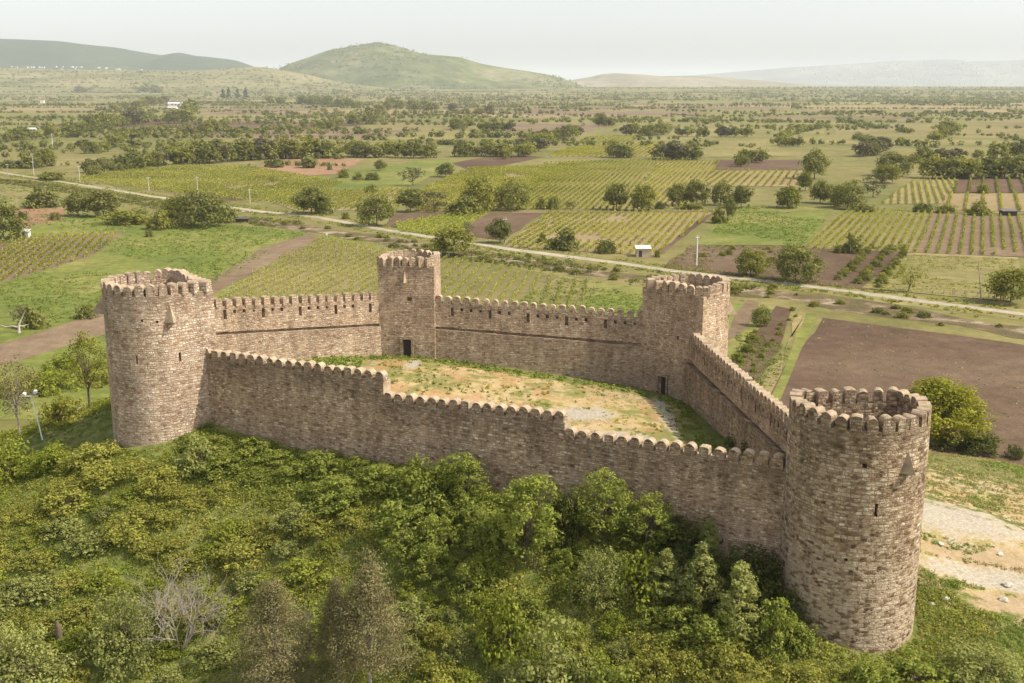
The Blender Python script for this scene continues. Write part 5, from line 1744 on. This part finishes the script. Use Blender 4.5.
# fillers: each shrub its own object, kind by zone of the slope
def fill_shrubs():
    rng = np.random.default_rng(3)
    pts = []; rad = []
    tries = 0
    while len(pts) < 285 and tries < 30000:
        tries += 1
        x = rng.uniform(-64, 48); y = rng.uniform(50, 101)
        z = tz(x, y)
        px, py = screen(x, y, z + .8)
        if not (-25 < px < 1050 and py < 712): continue
        yd = float(yard_dist(np.array([x]), np.array([y]))[0])
        if yd < 1.1: continue
        if np.hypot(x + 32.4, y - 97.2) < 6.2 or np.hypot(x - 23.3, y - 70.9) < 6.0: continue
        if px > 800 and (py < 672 or px > 940 and py < 668): continue       # grass and gravel right of the tower
        if x < -37 and y > 91 and px < 125 and py < 452: continue            # the open grassy bank left of the tower
        s = rng.uniform(.62, 1.15) if px > 400 else rng.uniform(.75, 1.6)
        if px < 400 and vnoise(np.array([x]), np.array([y]), 5, 44)[0] < .30: continue
        if any((x - a) ** 2 + (y - b) ** 2 < ((s + q) * .92) ** 2 for (a, b), q in zip(pts, rad)): continue
        if any((x - a) ** 2 + (y - b) ** 2 < (q + .3) ** 2 for a, b, q in hand): continue
        pts.append((x, y)); rad.append(s)
        n = vnoise(np.array([x]), np.array([y]), 7, 55)[0] + rng.normal(0, .15)
        near_wall = yd < 5.5
        if px < 330:
            if near_wall and px > 185: k, nm, hgt = (Q_GREEN, 'bright leafy green', .75)
            elif n < .36: k, nm, hgt = (Q_OLIVE, 'olive', 1.0)
            elif n < .62: k, nm, hgt = (Q_LIME, 'yellow-green', 1.05)
            else: k, nm, hgt = (Q_OLIVE if rng.uniform() < .6 else Q_SAGE, 'soft green', 1.0)
        elif px < 640:
            if near_wall: k, nm, hgt = (Q_GREEN, 'bright leafy green', .85)
            elif n < .4: k, nm, hgt = (Q_GREEN, 'fresh green', 1.0)
            elif n < .6: k, nm, hgt = (Q_LIME, 'yellow-green', .95)
            else: k, nm, hgt = (Q_SAGE if rng.uniform() < .5 else Q_OLIVE, 'soft green', 1.0)
        else:
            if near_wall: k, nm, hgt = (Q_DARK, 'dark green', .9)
            elif n < .5: k, nm, hgt = (Q_OLIVE, 'olive', .85)
            else: k, nm, hgt = (Q_GREEN if rng.uniform() < .6 else Q_LIME, 'fresh green', .85)
        if px < 330:
            zone = 'at the foot of the front wall\'s left part' if near_wall else ('on the upper left slope' if py < 560 else 'on the lower left slope')
        elif px < 640:
            zone = 'at the foot of the front wall\'s middle' if near_wall else ('on the slope around the young trees' if py < 600 else 'on the slope around the conifers')
        else:
            zone = 'in the shade where wall and nearest tower meet' if near_wall else 'on the slope below the nearest tower'
        lab = f'{nm} shrub {zone}'
        pr = k[int(rng.integers(len(k)))]
        sc = s * rng.uniform(1.0, 1.25)
        if k is Q_GREEN or k is Q_DARK: sc *= .8
        if px < 400: hgt *= .6
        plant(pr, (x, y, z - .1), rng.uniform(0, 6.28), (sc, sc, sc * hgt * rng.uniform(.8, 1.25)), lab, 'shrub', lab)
fill_shrubs()

def cover(name, n, region, mat, leaf, rlo, rhi, per, hgt, seed, test, up=.6, aspect=.6):
    """ground cover: low clumps of leaves hugging the hill"""
    rng = np.random.default_rng(seed)
    x = rng.uniform(region[0], region[1], n * 4); y = rng.uniform(region[2], region[3], n * 4)
    z = terrain(x, y)
    px, py = screen(x, y, z)
    ok = test(x, y, px, py)
    x, y, z = x[ok][:n], y[ok][:n], z[ok][:n]
    m = len(x)
    R = rng.uniform(rlo, rhi, m)
    d = rand_dirs(m * per, rng)
    rr = np.repeat(R, per) * rng.uniform(.3, 1, m * per)
    C = np.repeat(np.c_[x, y, z], per, 0) + np.c_[d[:, 0] * rr, d[:, 1] * rr, np.abs(d[:, 2]) * rr * hgt]
    C[:, 2] = np.maximum(C[:, 2], terrain(C[:, 0], C[:, 1]) + .02)
    V = leaves(C, d + np.array([0, 0, up]), leaf, rng, aspect=aspect, jitter=.45)
    base = np.repeat(np.clip(fbm(x, y, 5, seed + 4) * 1.3 - .15 + rng.normal(0, .1, m), 0, 1), per)
    T = np.clip(base + rng.normal(0, .15, m * per), 0, 1)
    o = link(name, quads_mesh(name, V, mat, T))
    return tag(o, kind='stuff')

def slope_test(x, y, px, py):
    yd = yard_dist(x, y)
    ok = (yd > .45) & (px > -40) & (px < 1064) & (py < 730)
    ok &= np.hypot(x + 32.4, y - 97.2) > 4.65
    ok &= np.hypot(x - 23.3, y - 70.9) > 4.9
    ok &= ~((x < -37) & (y > 91.5) & (py < 455))
    ok &= ~((px > 905) & (py < 655))
    return ok
cover('undergrowth', 8000, (-64, 46, 50, 100), F_OLIVE, .17, .3, .75, 26, .8, 71, lambda x, y, px, py: slope_test(x, y, px, py) & (fbm(x, y, 8, 90) < .56))
cover('undergrowth', 5600, (-64, 46, 50, 100), F_LIME, .15, .25, .6, 24, .8, 72, lambda x, y, px, py: slope_test(x, y, px, py) & (fbm(x, y, 8, 90) > .46))
cover('undergrowth', 1500, (-30, 20, 66, 94), F_GREEN, .24, .35, .8, 24, .9, 73, lambda x, y, px, py: slope_test(x, y, px, py) & (yard_dist(x, y) < 6))
cover('wall_foot_weeds', 3600, (-30, 21, 68, 98), F_GREEN, .2, .25, .55, 20, .9, 85, lambda x, y, px, py: (yard_dist(x, y) > .1) & (yard_dist(x, y) < 2.4) & (py < 700) & (np.hypot(x + 32.4, y - 97.2) > 4.7))
cover('slope_grass', 5200, (-64, 10, 55, 100), F_GRASS, .2, .2, .45, 16, .8, 84, lambda x, y, px, py: slope_test(x, y, px, py) & (fbm(x, y, 10, 92) > .45), aspect=.25)
bank = lambda x, y, px, py: (px > -40) & (px < 130) & (py < 470) & (np.hypot(x + 32.4, y - 97.2) > 5) & (yard_dist(x, y) > 1.2) & (y < 150)
cover('bank_grass', 2600, (-75, -34, 88, 150), F_GRASS, .22, .2, .5, 14, .7, 74, bank, aspect=.25)
cover('undergrowth', 1500, (-80, -38, 100, 150), F_OLIVE, .22, .35, .9, 24, .8, 87, lambda x, y, px, py: (px > -40) & (px < 114) & (y > 106) & (terrain(x, y) > PLAIN + 1))
cover('undergrowth', 1300, (-80, -40, 104, 150), F_LIME, .24, .4, .9, 24, .8, 75, lambda x, y, px, py: (px > -40) & (px < 112) & (y > 107) & (terrain(x, y) > PLAIN + 1))
right = lambda x, y, px, py: (px > 895) & (px < 1064) & (py < 700) & (np.hypot(x - 23.3, y - 70.9) > 5) & (x > 24.5) & (blob(x, y, 37.5, 88, 9, 6, .1) < .45) & (blob(x, y, 37, 77.5, 9, 2.6, -.12) < .45) & (blob(x, y, 36.5, 73.5, 5, 2.6) < .4)
cover('dry_grass', 2600, (24, 66, 84, 135), F_DRY, .22, .15, .4, 12, .8, 76, lambda x, y, px, py: right(x, y, px, py) & (fbm(x, y, 6, 33) > .42), aspect=.25)
cover('short_grass', 4200, (24, 66, 62, 135), F_GRASS, .22, .15, .42, 12, .7, 77, lambda x, y, px, py: right(x, y, px, py) & (fbm(x, y, 6, 33) < .5), aspect=.3)
cover('dry_grass', 1500, (22, 46, 60, 80), F_DRY, .2, .15, .4, 12, .7, 86, lambda x, y, px, py: right(x, y, px, py) & (fbm(x, y, 5, 34) > .44), aspect=.25)
cover('short_grass', 1700, (22, 46, 58, 76), F_GRASS, .2, .2, .5, 16, .7, 82, right, aspect=.3)
cover('undergrowth', 900, (22, 46, 56, 74), F_OLIVE, .17, .25, .6, 22, .8, 83, lambda x, y, px, py: right(x, y, px, py) & (fbm(x, y, 6, 37) > .48))
yard = lambda x, y, px, py: yard_dist(x, y) < -.9
cover('yard_weeds', 900, (-32, 22, 72, 122), F_GRASS, .26, .2, .5, 16, .9, 78, lambda x, y, px, py: yard(x, y, px, py) & (yard_dist(x, y) > -3.2 - 1.5 * fbm(x, y, 4, 8)))
cover('yard_weeds', 330, (-28, -12, 100, 121), F_GRASS, .3, .3, .6, 18, .9, 79, lambda x, y, px, py: yard(x, y, px, py) & (blob(x, y, -22, 110, 6, 8) > .2))
cover('yard_weeds', 700, (-32, 22, 72, 122), F_OLIVE, .2, .15, .4, 14, .7, 80, lambda x, y, px, py: yard(x, y, px, py) & (fbm(x, y, 5, 66) > .5))
cover('yard_dry_grass', 900, (-32, 22, 72, 122), F_DRY, .2, .15, .4, 10, .5, 81, lambda x, y, px, py: yard(x, y, px, py) & (fbm(x, y, 5, 61) > .48), aspect=.25)

# the three shrub rows on the brown plot by the road
k = 0
for (a, b) in (((838, 280), (872, 249)), ((858, 284), (890, 250)), ((877, 288), (906, 250))):
    A = np.array(G(*a)); B = np.array(G(*b))
    for t in np.linspace(0, 1, 12):
        p = A + (B - A) * t + np.random.default_rng(k).normal(0, .4, 2)
        sc = .42 + .25 * random.random()
        plant(K_BUSH[k % 4], (p[0], p[1], PLAIN), random.uniform(0, 6), sc, ['dark shrub in the left of three planted rows', 'dark shrub in the middle of three planted rows', 'dark shrub in the right of three planted rows'][k // 12], 'shrub', 'planted shrub row %s' % ['left', 'middle', 'right'][k // 12])
        k += 1
# garden plants beside the ploughed strip right of the far tower
for (a, b, n) in (((793, 311), (752, 372), 12), ((764, 322), (738, 364), 8)):
    A = np.array(G(*a)); B = np.array(G(*b))
    for i, t in enumerate(np.linspace(0, 1, n)):
        p = A + (B - A) * t + np.random.default_rng(i + n).normal(0, .5, 2)
        plant(K_BUSH[2 + i % 2], (p[0], p[1], PLAIN), random.uniform(0, 6), random.uniform(.18, .34), 'small green plant in the garden rows right of the far tower', 'plant', 'garden plants right of the far tower')
# low scrub along the dry channel
rng_b = np.random.default_rng(8)
for i in range(120):
    t = rng_b.uniform(0, 1) * (len(BED_PX) - 2)
    j = int(t); f = t - j
    p = np.array(G(*BED_PX[j])) * (1 - f) + np.array(G(*BED_PX[j + 1])) * f + rng_b.normal(0, 4.2, 2)
    sx, sy = screen(p[0], p[1], PLAIN)
    if sx < -10 or sx > 1034: continue
    sc = rng_b.uniform(.18, .5)
    plant(K_BUSH[i % 4], (p[0], p[1], PLAIN), rng_b.uniform(0, 6), (sc * 1.4, sc * 1.4, sc), 'low scrub bush along the dry channel beside the road', 'bush', 'scrub along the dry channel')

def ribbon(name, line, n, off, spread, mat, leaf, rlo, rhi, per, seed):
    rng = np.random.default_rng(seed)
    P = np.array([G(*p) for p in line])
    L = np.r_[0, np.cumsum(np.hypot(*(P[1:] - P[:-1]).T))]
    t = rng.uniform(0, L[-1], n)
    t = t[vnoise(t, t * 0, 22, seed) > .34]
    x = np.interp(t, L, P[:, 0]); y = np.interp(t, L, P[:, 1])
    j = np.clip(np.searchsorted(L, t) - 1, 0, len(P) - 2)
    d = P[j + 1] - P[j]; d /= np.hypot(d[:, 0], d[:, 1])[:, None]
    o = rng.choice(off, len(t)) + rng.normal(0, spread, len(t))
    x, y = x - d[:, 1] * o, y + d[:, 0] * o
    px, py = screen(x, y, PLAIN)
    ok = (px > -20) & (px < 1044)
    x, y = x[ok], y[ok]; m = len(x)
    R = rng.uniform(rlo, rhi, m)
    dd = rand_dirs(m * per, rng); rr = np.repeat(R, per) * rng.uniform(.3, 1, m * per)
    C = np.repeat(np.c_[x, y, np.full(m, PLAIN)], per, 0) + np.c_[dd[:, 0] * rr * 1.4, dd[:, 1] * rr * 1.4, np.abs(dd[:, 2]) * rr * .9]
    T = np.clip(np.repeat(rng.uniform(.0, .8, m), per) + rng.normal(0, .15, m * per), 0, 1)
    tag(link(name, quads_mesh(name, leaves(C, dd + np.array([0, 0, .6]), leaf, rng, jitter=.45), mat, T)), kind='stuff')
ribbon('verge_scrub', BED_PX, 3400, (-7, -4.5, -3, 3, 4.5, 7), 1.2, F_FAR, .55, .4, 1.3, 18, 401)
ribbon('verge_scrub', ROAD_PX, 2200, (-4.5, 4.5), .9, F_OLIVE, .5, .3, .9, 16, 402)
ribbon('verge_grass', ROAD_PX, 1500, (-7, -5, 5, 7), 1.6, F_GRASS, .5, .3, .8, 12, 403)

def field_tufts(name, outline, n, mat, leaf, rlo, rhi, per, seed, thr=.4):
    rng = np.random.default_rng(seed)
    P = np.array(Gs(*outline))
    x = rng.uniform(P[:, 0].min(), P[:, 0].max(), n * 5); y = rng.uniform(P[:, 1].min(), P[:, 1].max(), n * 5)
    px, py = screen(x, y, PLAIN)
    ok = poly_inside(x, y, P) & (px > -10) & (px < 1034) & (fbm(x, y, 25, seed) > thr)
    x, y = x[ok][:n], y[ok][:n]; m = len(x)
    R = rng.uniform(rlo, rhi, m)
    dd = rand_dirs(m * per, rng); rr = np.repeat(R, per) * rng.uniform(.3, 1, m * per)
    C = np.repeat(np.c_[x, y, np.full(m, PLAIN + .05)], per, 0) + np.c_[dd[:, 0] * rr * 1.5, dd[:, 1] * rr * 1.5, np.abs(dd[:, 2]) * rr * .55]
    T = np.clip(np.repeat(rng.uniform(.0, .8, m), per) + rng.normal(0, .15, m * per), 0, 1)
    tag(link(name, quads_mesh(name, leaves(C, dd + np.array([0, 0, .8]), leaf, rng, jitter=.4), mat, T)), kind='stuff')
field_tufts('meadow_tufts', [(-20, 300), (60, 250), (200, 222), (310, 233), (200, 290), (95, 312), (-20, 345)], 2600, F_GRASS, .4, .3, .9, 9, 411)
field_tufts('meadow_tufts', [(500, 312), (560, 278), (660, 290), (650, 330), (500, 330)], 1100, F_GRASS, .35, .3, .8, 9, 412)
field_tufts('meadow_tufts', [(695, 245), (742, 207), (836, 207), (802, 246)], 1300, F_GRASS, .5, .4, 1.1, 9, 413)
field_tufts('field_weeds', [(690, 246), (802, 247), (850, 252), (800, 285), (664, 268)], 420, F_FAR, .5, .4, 1.0, 12, 414, .48)
field_tufts('field_weeds', [(740, 300), (806, 313), (770, 395), (700, 420), (735, 350)], 900, F_GRASS, .3, .2, .6, 9, 415, .45)
field_tufts('field_weeds', [(823, 318), (1024, 345), (1024, 440), (800, 400)], 260, F_DRY, .3, .15, .35, 6, 416, .5)
field_tufts('field_weeds', [(907, 255), (1018, 259), (1010, 302), (862, 288)], 1000, F_OLIVE, .4, .3, .8, 9, 417, .42)
field_tufts('field_weeds', [(0, 185), (250, 212), (200, 225), (60, 235), (-20, 240)], 900, F_GRASS, .5, .4, 1.1, 9, 418, .4)
rng_o = np.random.default_rng(31)
for i in range(16):
    p = G(rng_o.uniform(700, 800), rng_o.uniform(249, 268))
    plant(K_BUSH[2 + i % 2], (p[0], p[1], PLAIN), rng_o.uniform(0, 6), rng_o.uniform(.3, .6), 'low pale bush on the brown orchard plot above the road', 'bush', 'low bushes on the brown orchard plot')
# long light strips on the slope of grass beside the ploughed field
# ------------------------------------------------------------------ poles, huts and small things
def pole(px, py, hpx, label, mat=CONCRETE, arm=True, lean=0.0, r=.16):
    x, y = G(px, py)
    zc = y / ray(px, py)[1]
    h = hpx * zc / FPX * 1.03
    root = empty('utility_pole', (x, y, PLAIN), label, 'pole')
    root.rotation_euler = (0, lean, 0)
    m = MB(); m.tube([(0, 0, -.5), (0, 0, h * .5), (0, 0, h)], [r * 1.25, r, r * .75], 8); m.build('pole_shaft', mat, root)
    if arm:
        m = MB(); m.box((0, 0, h - .7), (1.8, .14, .14), .8); m.build('crossarm', GREY_METAL, root)
        for s_ in (-.75, 0, .75):
            m = MB(); m.tube([(s_ * cos(.8), s_ * sin(.8), h - .62), (s_ * cos(.8), s_ * sin(.8), h - .34)], [.07, .05], 6); m.build('insulator', WHITE, root)
    return root
pole(34, 176, 22, 'leftmost pale concrete pole, standing right beside the road')
pole(80, 183, 17, 'pale concrete pole in the vineyard edge, left of the pair of poles')
pole(149, 191, 14, 'shorter pale pole in the vineyard beyond the road')
pole(198, 197, 20, 'tall pale pole beside the small brown plot beyond the road')
pole(250, 203, 14, 'small pale pole near the road bend')
pole(369, 213, 16, 'thin pole rising from the round roadside tree', r=.12)
pole(505, 243, 25, 'wooden pole at the dark tree on the far road side', WOOD_POLE)
pole(696.5, 266, 30, 'tall white pole in front of the orchard, just left of the round light tree', WHITE)
pole(981, 299, 37, 'leaning wooden pole beside the fence near the right edge', WOOD_POLE, False, -.16, .13)
pole(8, 176, 12, 'short pole at the left picture edge above the road', WOOD_POLE)
pole(53, 149, 15, 'far thin white pole above the long tree row', WHITE)

def floodlight():
    x, y, z = H(43, 440)
    zc = y / ray(43, 440)[1]
    h = 45 * zc / FPX
    root = empty('floodlight_pole', (x, y, z), 'thin white pole with two floodlights and a slack cable on the grassy bank', 'lamp')
    m = MB(); m.tube([(0, 0, -.4), (-.35, 0, h * .5), (-.75, 0, h)], [.075, .065, .055], 8); m.build('pole_shaft', WHITE, root)
    m = MB(); m.box((-.75, 0, h + .02), (1.3, .08, .08)); m.build('crossbar', WHITE, root)
    for s_, dz in ((-.6, .05), (.5, .3)):
        m = MB()
        m.tube([(-.75 + s_, -.22, h + .12 + dz), (-.75 + s_, .02, h + .2 + dz), (-.75 + s_, .22, h + .22 + dz)], [.19, .19, .10], 10)
        hd = m.build('lamp_head', WHITE, root)
        m = MB(); m.tube([(-.75 + s_, 0, h), (-.75 + s_, 0, h + .1 + dz)], [.04, .04], 6); m.build('bracket', GREY_METAL, root)
    m = MB()
    P = []
    ex, ey_, ez = H(-40, 452)
    for i in range(13):
        t = i / 12
        P.append((-.75 + (ex - x + .75) * t, (ey_ - y) * t, h - .2 + (ez + 1.6 - z - h + .2) * t - 1.0 * 4 * t * (1 - t) * .35))
    m.tube(P, [.03] * 13, 5); m.build('cable', CONCRETE, root)
floodlight()

def hut(name, px, py, wpx, hpx, depth, label, cat, wall, roofm, rz=0.0, pitched=False, door=True, over=.3, windows=0):
    x, y = G(px, py)
    zc = y / ray(px, py)[1]
    w = wpx * zc / FPX; h = hpx * zc / FPX
    root = empty(name, (x, y + depth / 2, PLAIN), label, cat, None, rz)
    m = MB(); m.box((0, 0, h * .4 - .2), (w, depth, h * .8 + .4)); m.build('wall', wall, root)
    m = MB()
    if pitched:
        a, b, z0, z1 = w / 2 + over, depth / 2 + over, h * .8 - .05, h * 1.15
        m.quad([(-a, -b, z0), (a, -b, z0), (a, 0, z1), (-a, 0, z1)]); m.quad([(a, b, z0), (-a, b, z0), (-a, 0, z1), (a, 0, z1)])
        m.quad([(-a + over, -b + over, z0), (-a + over, 0, z1 - .1), (-a + over, b - over, z0)]); m.quad([(a - over, b - over, z0), (a - over, 0, z1 - .1), (a - over, -b + over, z0)])
    else:
        a, b = w / 2 + over, depth / 2 + over
        z0, z1, t = h * .84, h * 1.04, .14
        P = [(-a, -b, z0), (a, -b, z0), (a, b, z1), (-a, b, z1)]
        Q = [(p[0], p[1], p[2] + t) for p in P]
        m.quad(Q); m.quad(P[::-1])
        for i in range(4): m.quad([P[i], P[(i + 1) % 4], Q[(i + 1) % 4], Q[i]])
    m.build('roof', roofm, root)
    if door:
        m = MB(); m.box((-w * .22, -depth / 2 - .02, min(1.0, h * .33)), (min(.95, w * .28), .06, min(2.0, h * .66))); m.build('door', DARK, root)
    for i in range(windows):
        m = MB(); m.box((w * (-.4 + .8 * (i + .5) / windows), -depth / 2 - .02, h * .48), (w * .35 / windows, .06, h * .28)); m.build('window', GLASS_DARK, root)
    return root
hut('garden_shed', 643.5, 257, 14, 9.5, 3.4, 'small shed with a white sheet roof beside the road', 'shed', simple('shed_boards', (.45, .37, .27)), CONCRETE)
hut('concrete_hut', 25.5, 238.5, 6, 8, 2.2, 'small grey concrete hut beside the big tree at the left edge', 'hut', CONCRETE, CONCRETE, over=.2)
hut('field_shelter', 242, 222.5, 12, 4, 3, 'low dark shelter at the meadow corner by the road', 'shed', DARK, simple('dark_sheet_roof', (.09, .08, .075)), door=False)
hut('field_shelter', 1010, 216, 14, 5.5, 4, 'low dark shelter on the track at the right edge', 'shed', DARK, simple('grey_sheet_roof', (.13, .12, .11)), door=False)
hut('farm_building', 181, 106, 26, 3.2, 14, 'long white farm building far off among trees', 'building', WHITE, simple('pale_roof', (.66, .65, .63)), pitched=True, over=.8, windows=6)
hut('farm_building', 172, 109.5, 9, 2.4, 12, 'lower pale annex left of the long white farm building', 'building', CONCRETE, simple('pale_annex_roof', (.60, .57, .52)), pitched=True, over=.6, windows=2)
hut('white_hut', 31, 132.5, 8, 4, 6, 'small white hut beside the grove on the far left', 'hut', WHITE, WHITE, pitched=True, windows=1)
hut('white_hut', 42, 103, 4, 3, 6, 'tiny white hut on the far brown field', 'hut', WHITE, TILE, pitched=True, door=False)

# bleached dead stump on the left meadow
x, y = G(19, 333)
st = empty('dead_stump', (x, y, PLAIN), 'bleached dead tree stump with one raised branch on the left meadow', 'stump')
m = MB()
m.tube([(0, 0, -.3), (.1, 0, 1.0), (.2, 0, 1.9), (.9, .1, 3.2), (1.5, .1, 4.4)], [.32, .27, .2, .11, .05], 8); m.build('trunk', ROCK, st)
m = MB(); m.tube([(.1, 0, 1.2), (-1.2, 0, 1.5), (-2.6, .2, 1.3), (-4.0, .2, 1.7)], [.2, .16, .12, .05], 6); m.build('branch', ROCK, st)
m = MB(); m.tube([(.2, 0, 1.5), (1.2, .2, 1.5), (2.2, .3, 1.9)], [.16, .12, .05], 6); m.build('branch', ROCK, st)
# brown broken stump among the shrubs
x, y, z = H(60, 646)
m = MB(); m.tube([(0, 0, -.3), (.02, 0, .8), (.0, 0, 1.5), (-.05, 0, 1.9)], [.26, .25, .2, .05], 9)
tag(m.build('broken_stump', BARK, None, (x, y, z)), 'brown broken stump standing among the shrubs at lower left', 'stump')

# fence and small roadside posts
A = np.array(G(922, 292)); B = np.array(G(1000, 300))
fr = empty('wire_fence', (*A, PLAIN), 'low fence of wooden posts and wire below the leaning pole', 'fence')
for t in np.linspace(0, 1, 8):
    p = (B - A) * t
    m = MB(); m.tube([(p[0], p[1], -.2), (p[0], p[1], 1.5)], [.1, .08], 6); m.build('post', WOOD_POLE, fr)
for zz in (.6, 1.2):
    m = MB(); m.tube([(0, 0, zz), (B[0] - A[0], B[1] - A[1], zz)], [.015, .015], 4); m.build('wire', GREY_METAL, fr)
x, y = G(327, 239)
sg = empty('field_marker', (x, y, PLAIN), 'small white marker post at the vineyard corner below the road', 'marker')
m = MB(); m.tube([(0, 0, -.2), (0, 0, 1.7)], [.06, .06], 6); m.build('post', WHITE, sg)
m = MB(); m.box((0, -.08, 1.6), (.7, .06, .6)); m.build('marker_plate', WHITE, sg)
for px, py, h, lab in ((441.5, 256, 2.2, 'left of two white T-shaped pipes beside the square tower\'s top'), (449, 257, 1.6, 'lower right of two white T-shaped pipes beside the square tower\'s top')):
    x, y = G(px, py)
    tp = empty('vent_pipe', (x, y, PLAIN), lab, 'pipe')
    m = MB(); m.tube([(0, 0, -.2), (0, 0, h)], [.08, .08], 6); m.build('pipe_shaft', WHITE, tp)
    m = MB(); m.tube([(-.65, 0, h), (.65, 0, h)], [.08, .08], 6); m.build('pipe_head', WHITE, tp)

# loose pale stones on the bare shoulder
rng_s = np.random.default_rng(12)
for px, py, s_, lab in ((1007, 586, .34, 'white stone at the right edge on the brown soil'), (1003, 603, .30, 'white stone below the other on the bare soil'), (940, 546, .26, 'pale stone between the two gravel patches'),
                        (1000, 556, .24, 'small pale stone above the white one at the right edge'), (945, 600, .26, 'pale stone close to the base of the nearest tower'), (932, 607, .22, 'small stone nearest the base of the tower'), (82, 411, .5, 'pale stone under the loose tree left of the pinkish tower')):
    x, y, z = H(px, py)
    import bmesh
    bm = bmesh.new(); bmesh.ops.create_icosphere(bm, subdivisions=2, radius=1)
    for v in bm.verts:
        v.co *= rng_s.uniform(.8, 1.15)
    me = bpy.data.meshes.new('stone'); bm.to_mesh(me); bm.free()
    me.materials.append(ROCK)
    o = link('loose_stone', me, None, (x, y, z + s_ * .3), rng_s.uniform(0, 3), (s_ * 1.2, s_, s_ * .7))
    tag(o, lab, 'stone')
#@END
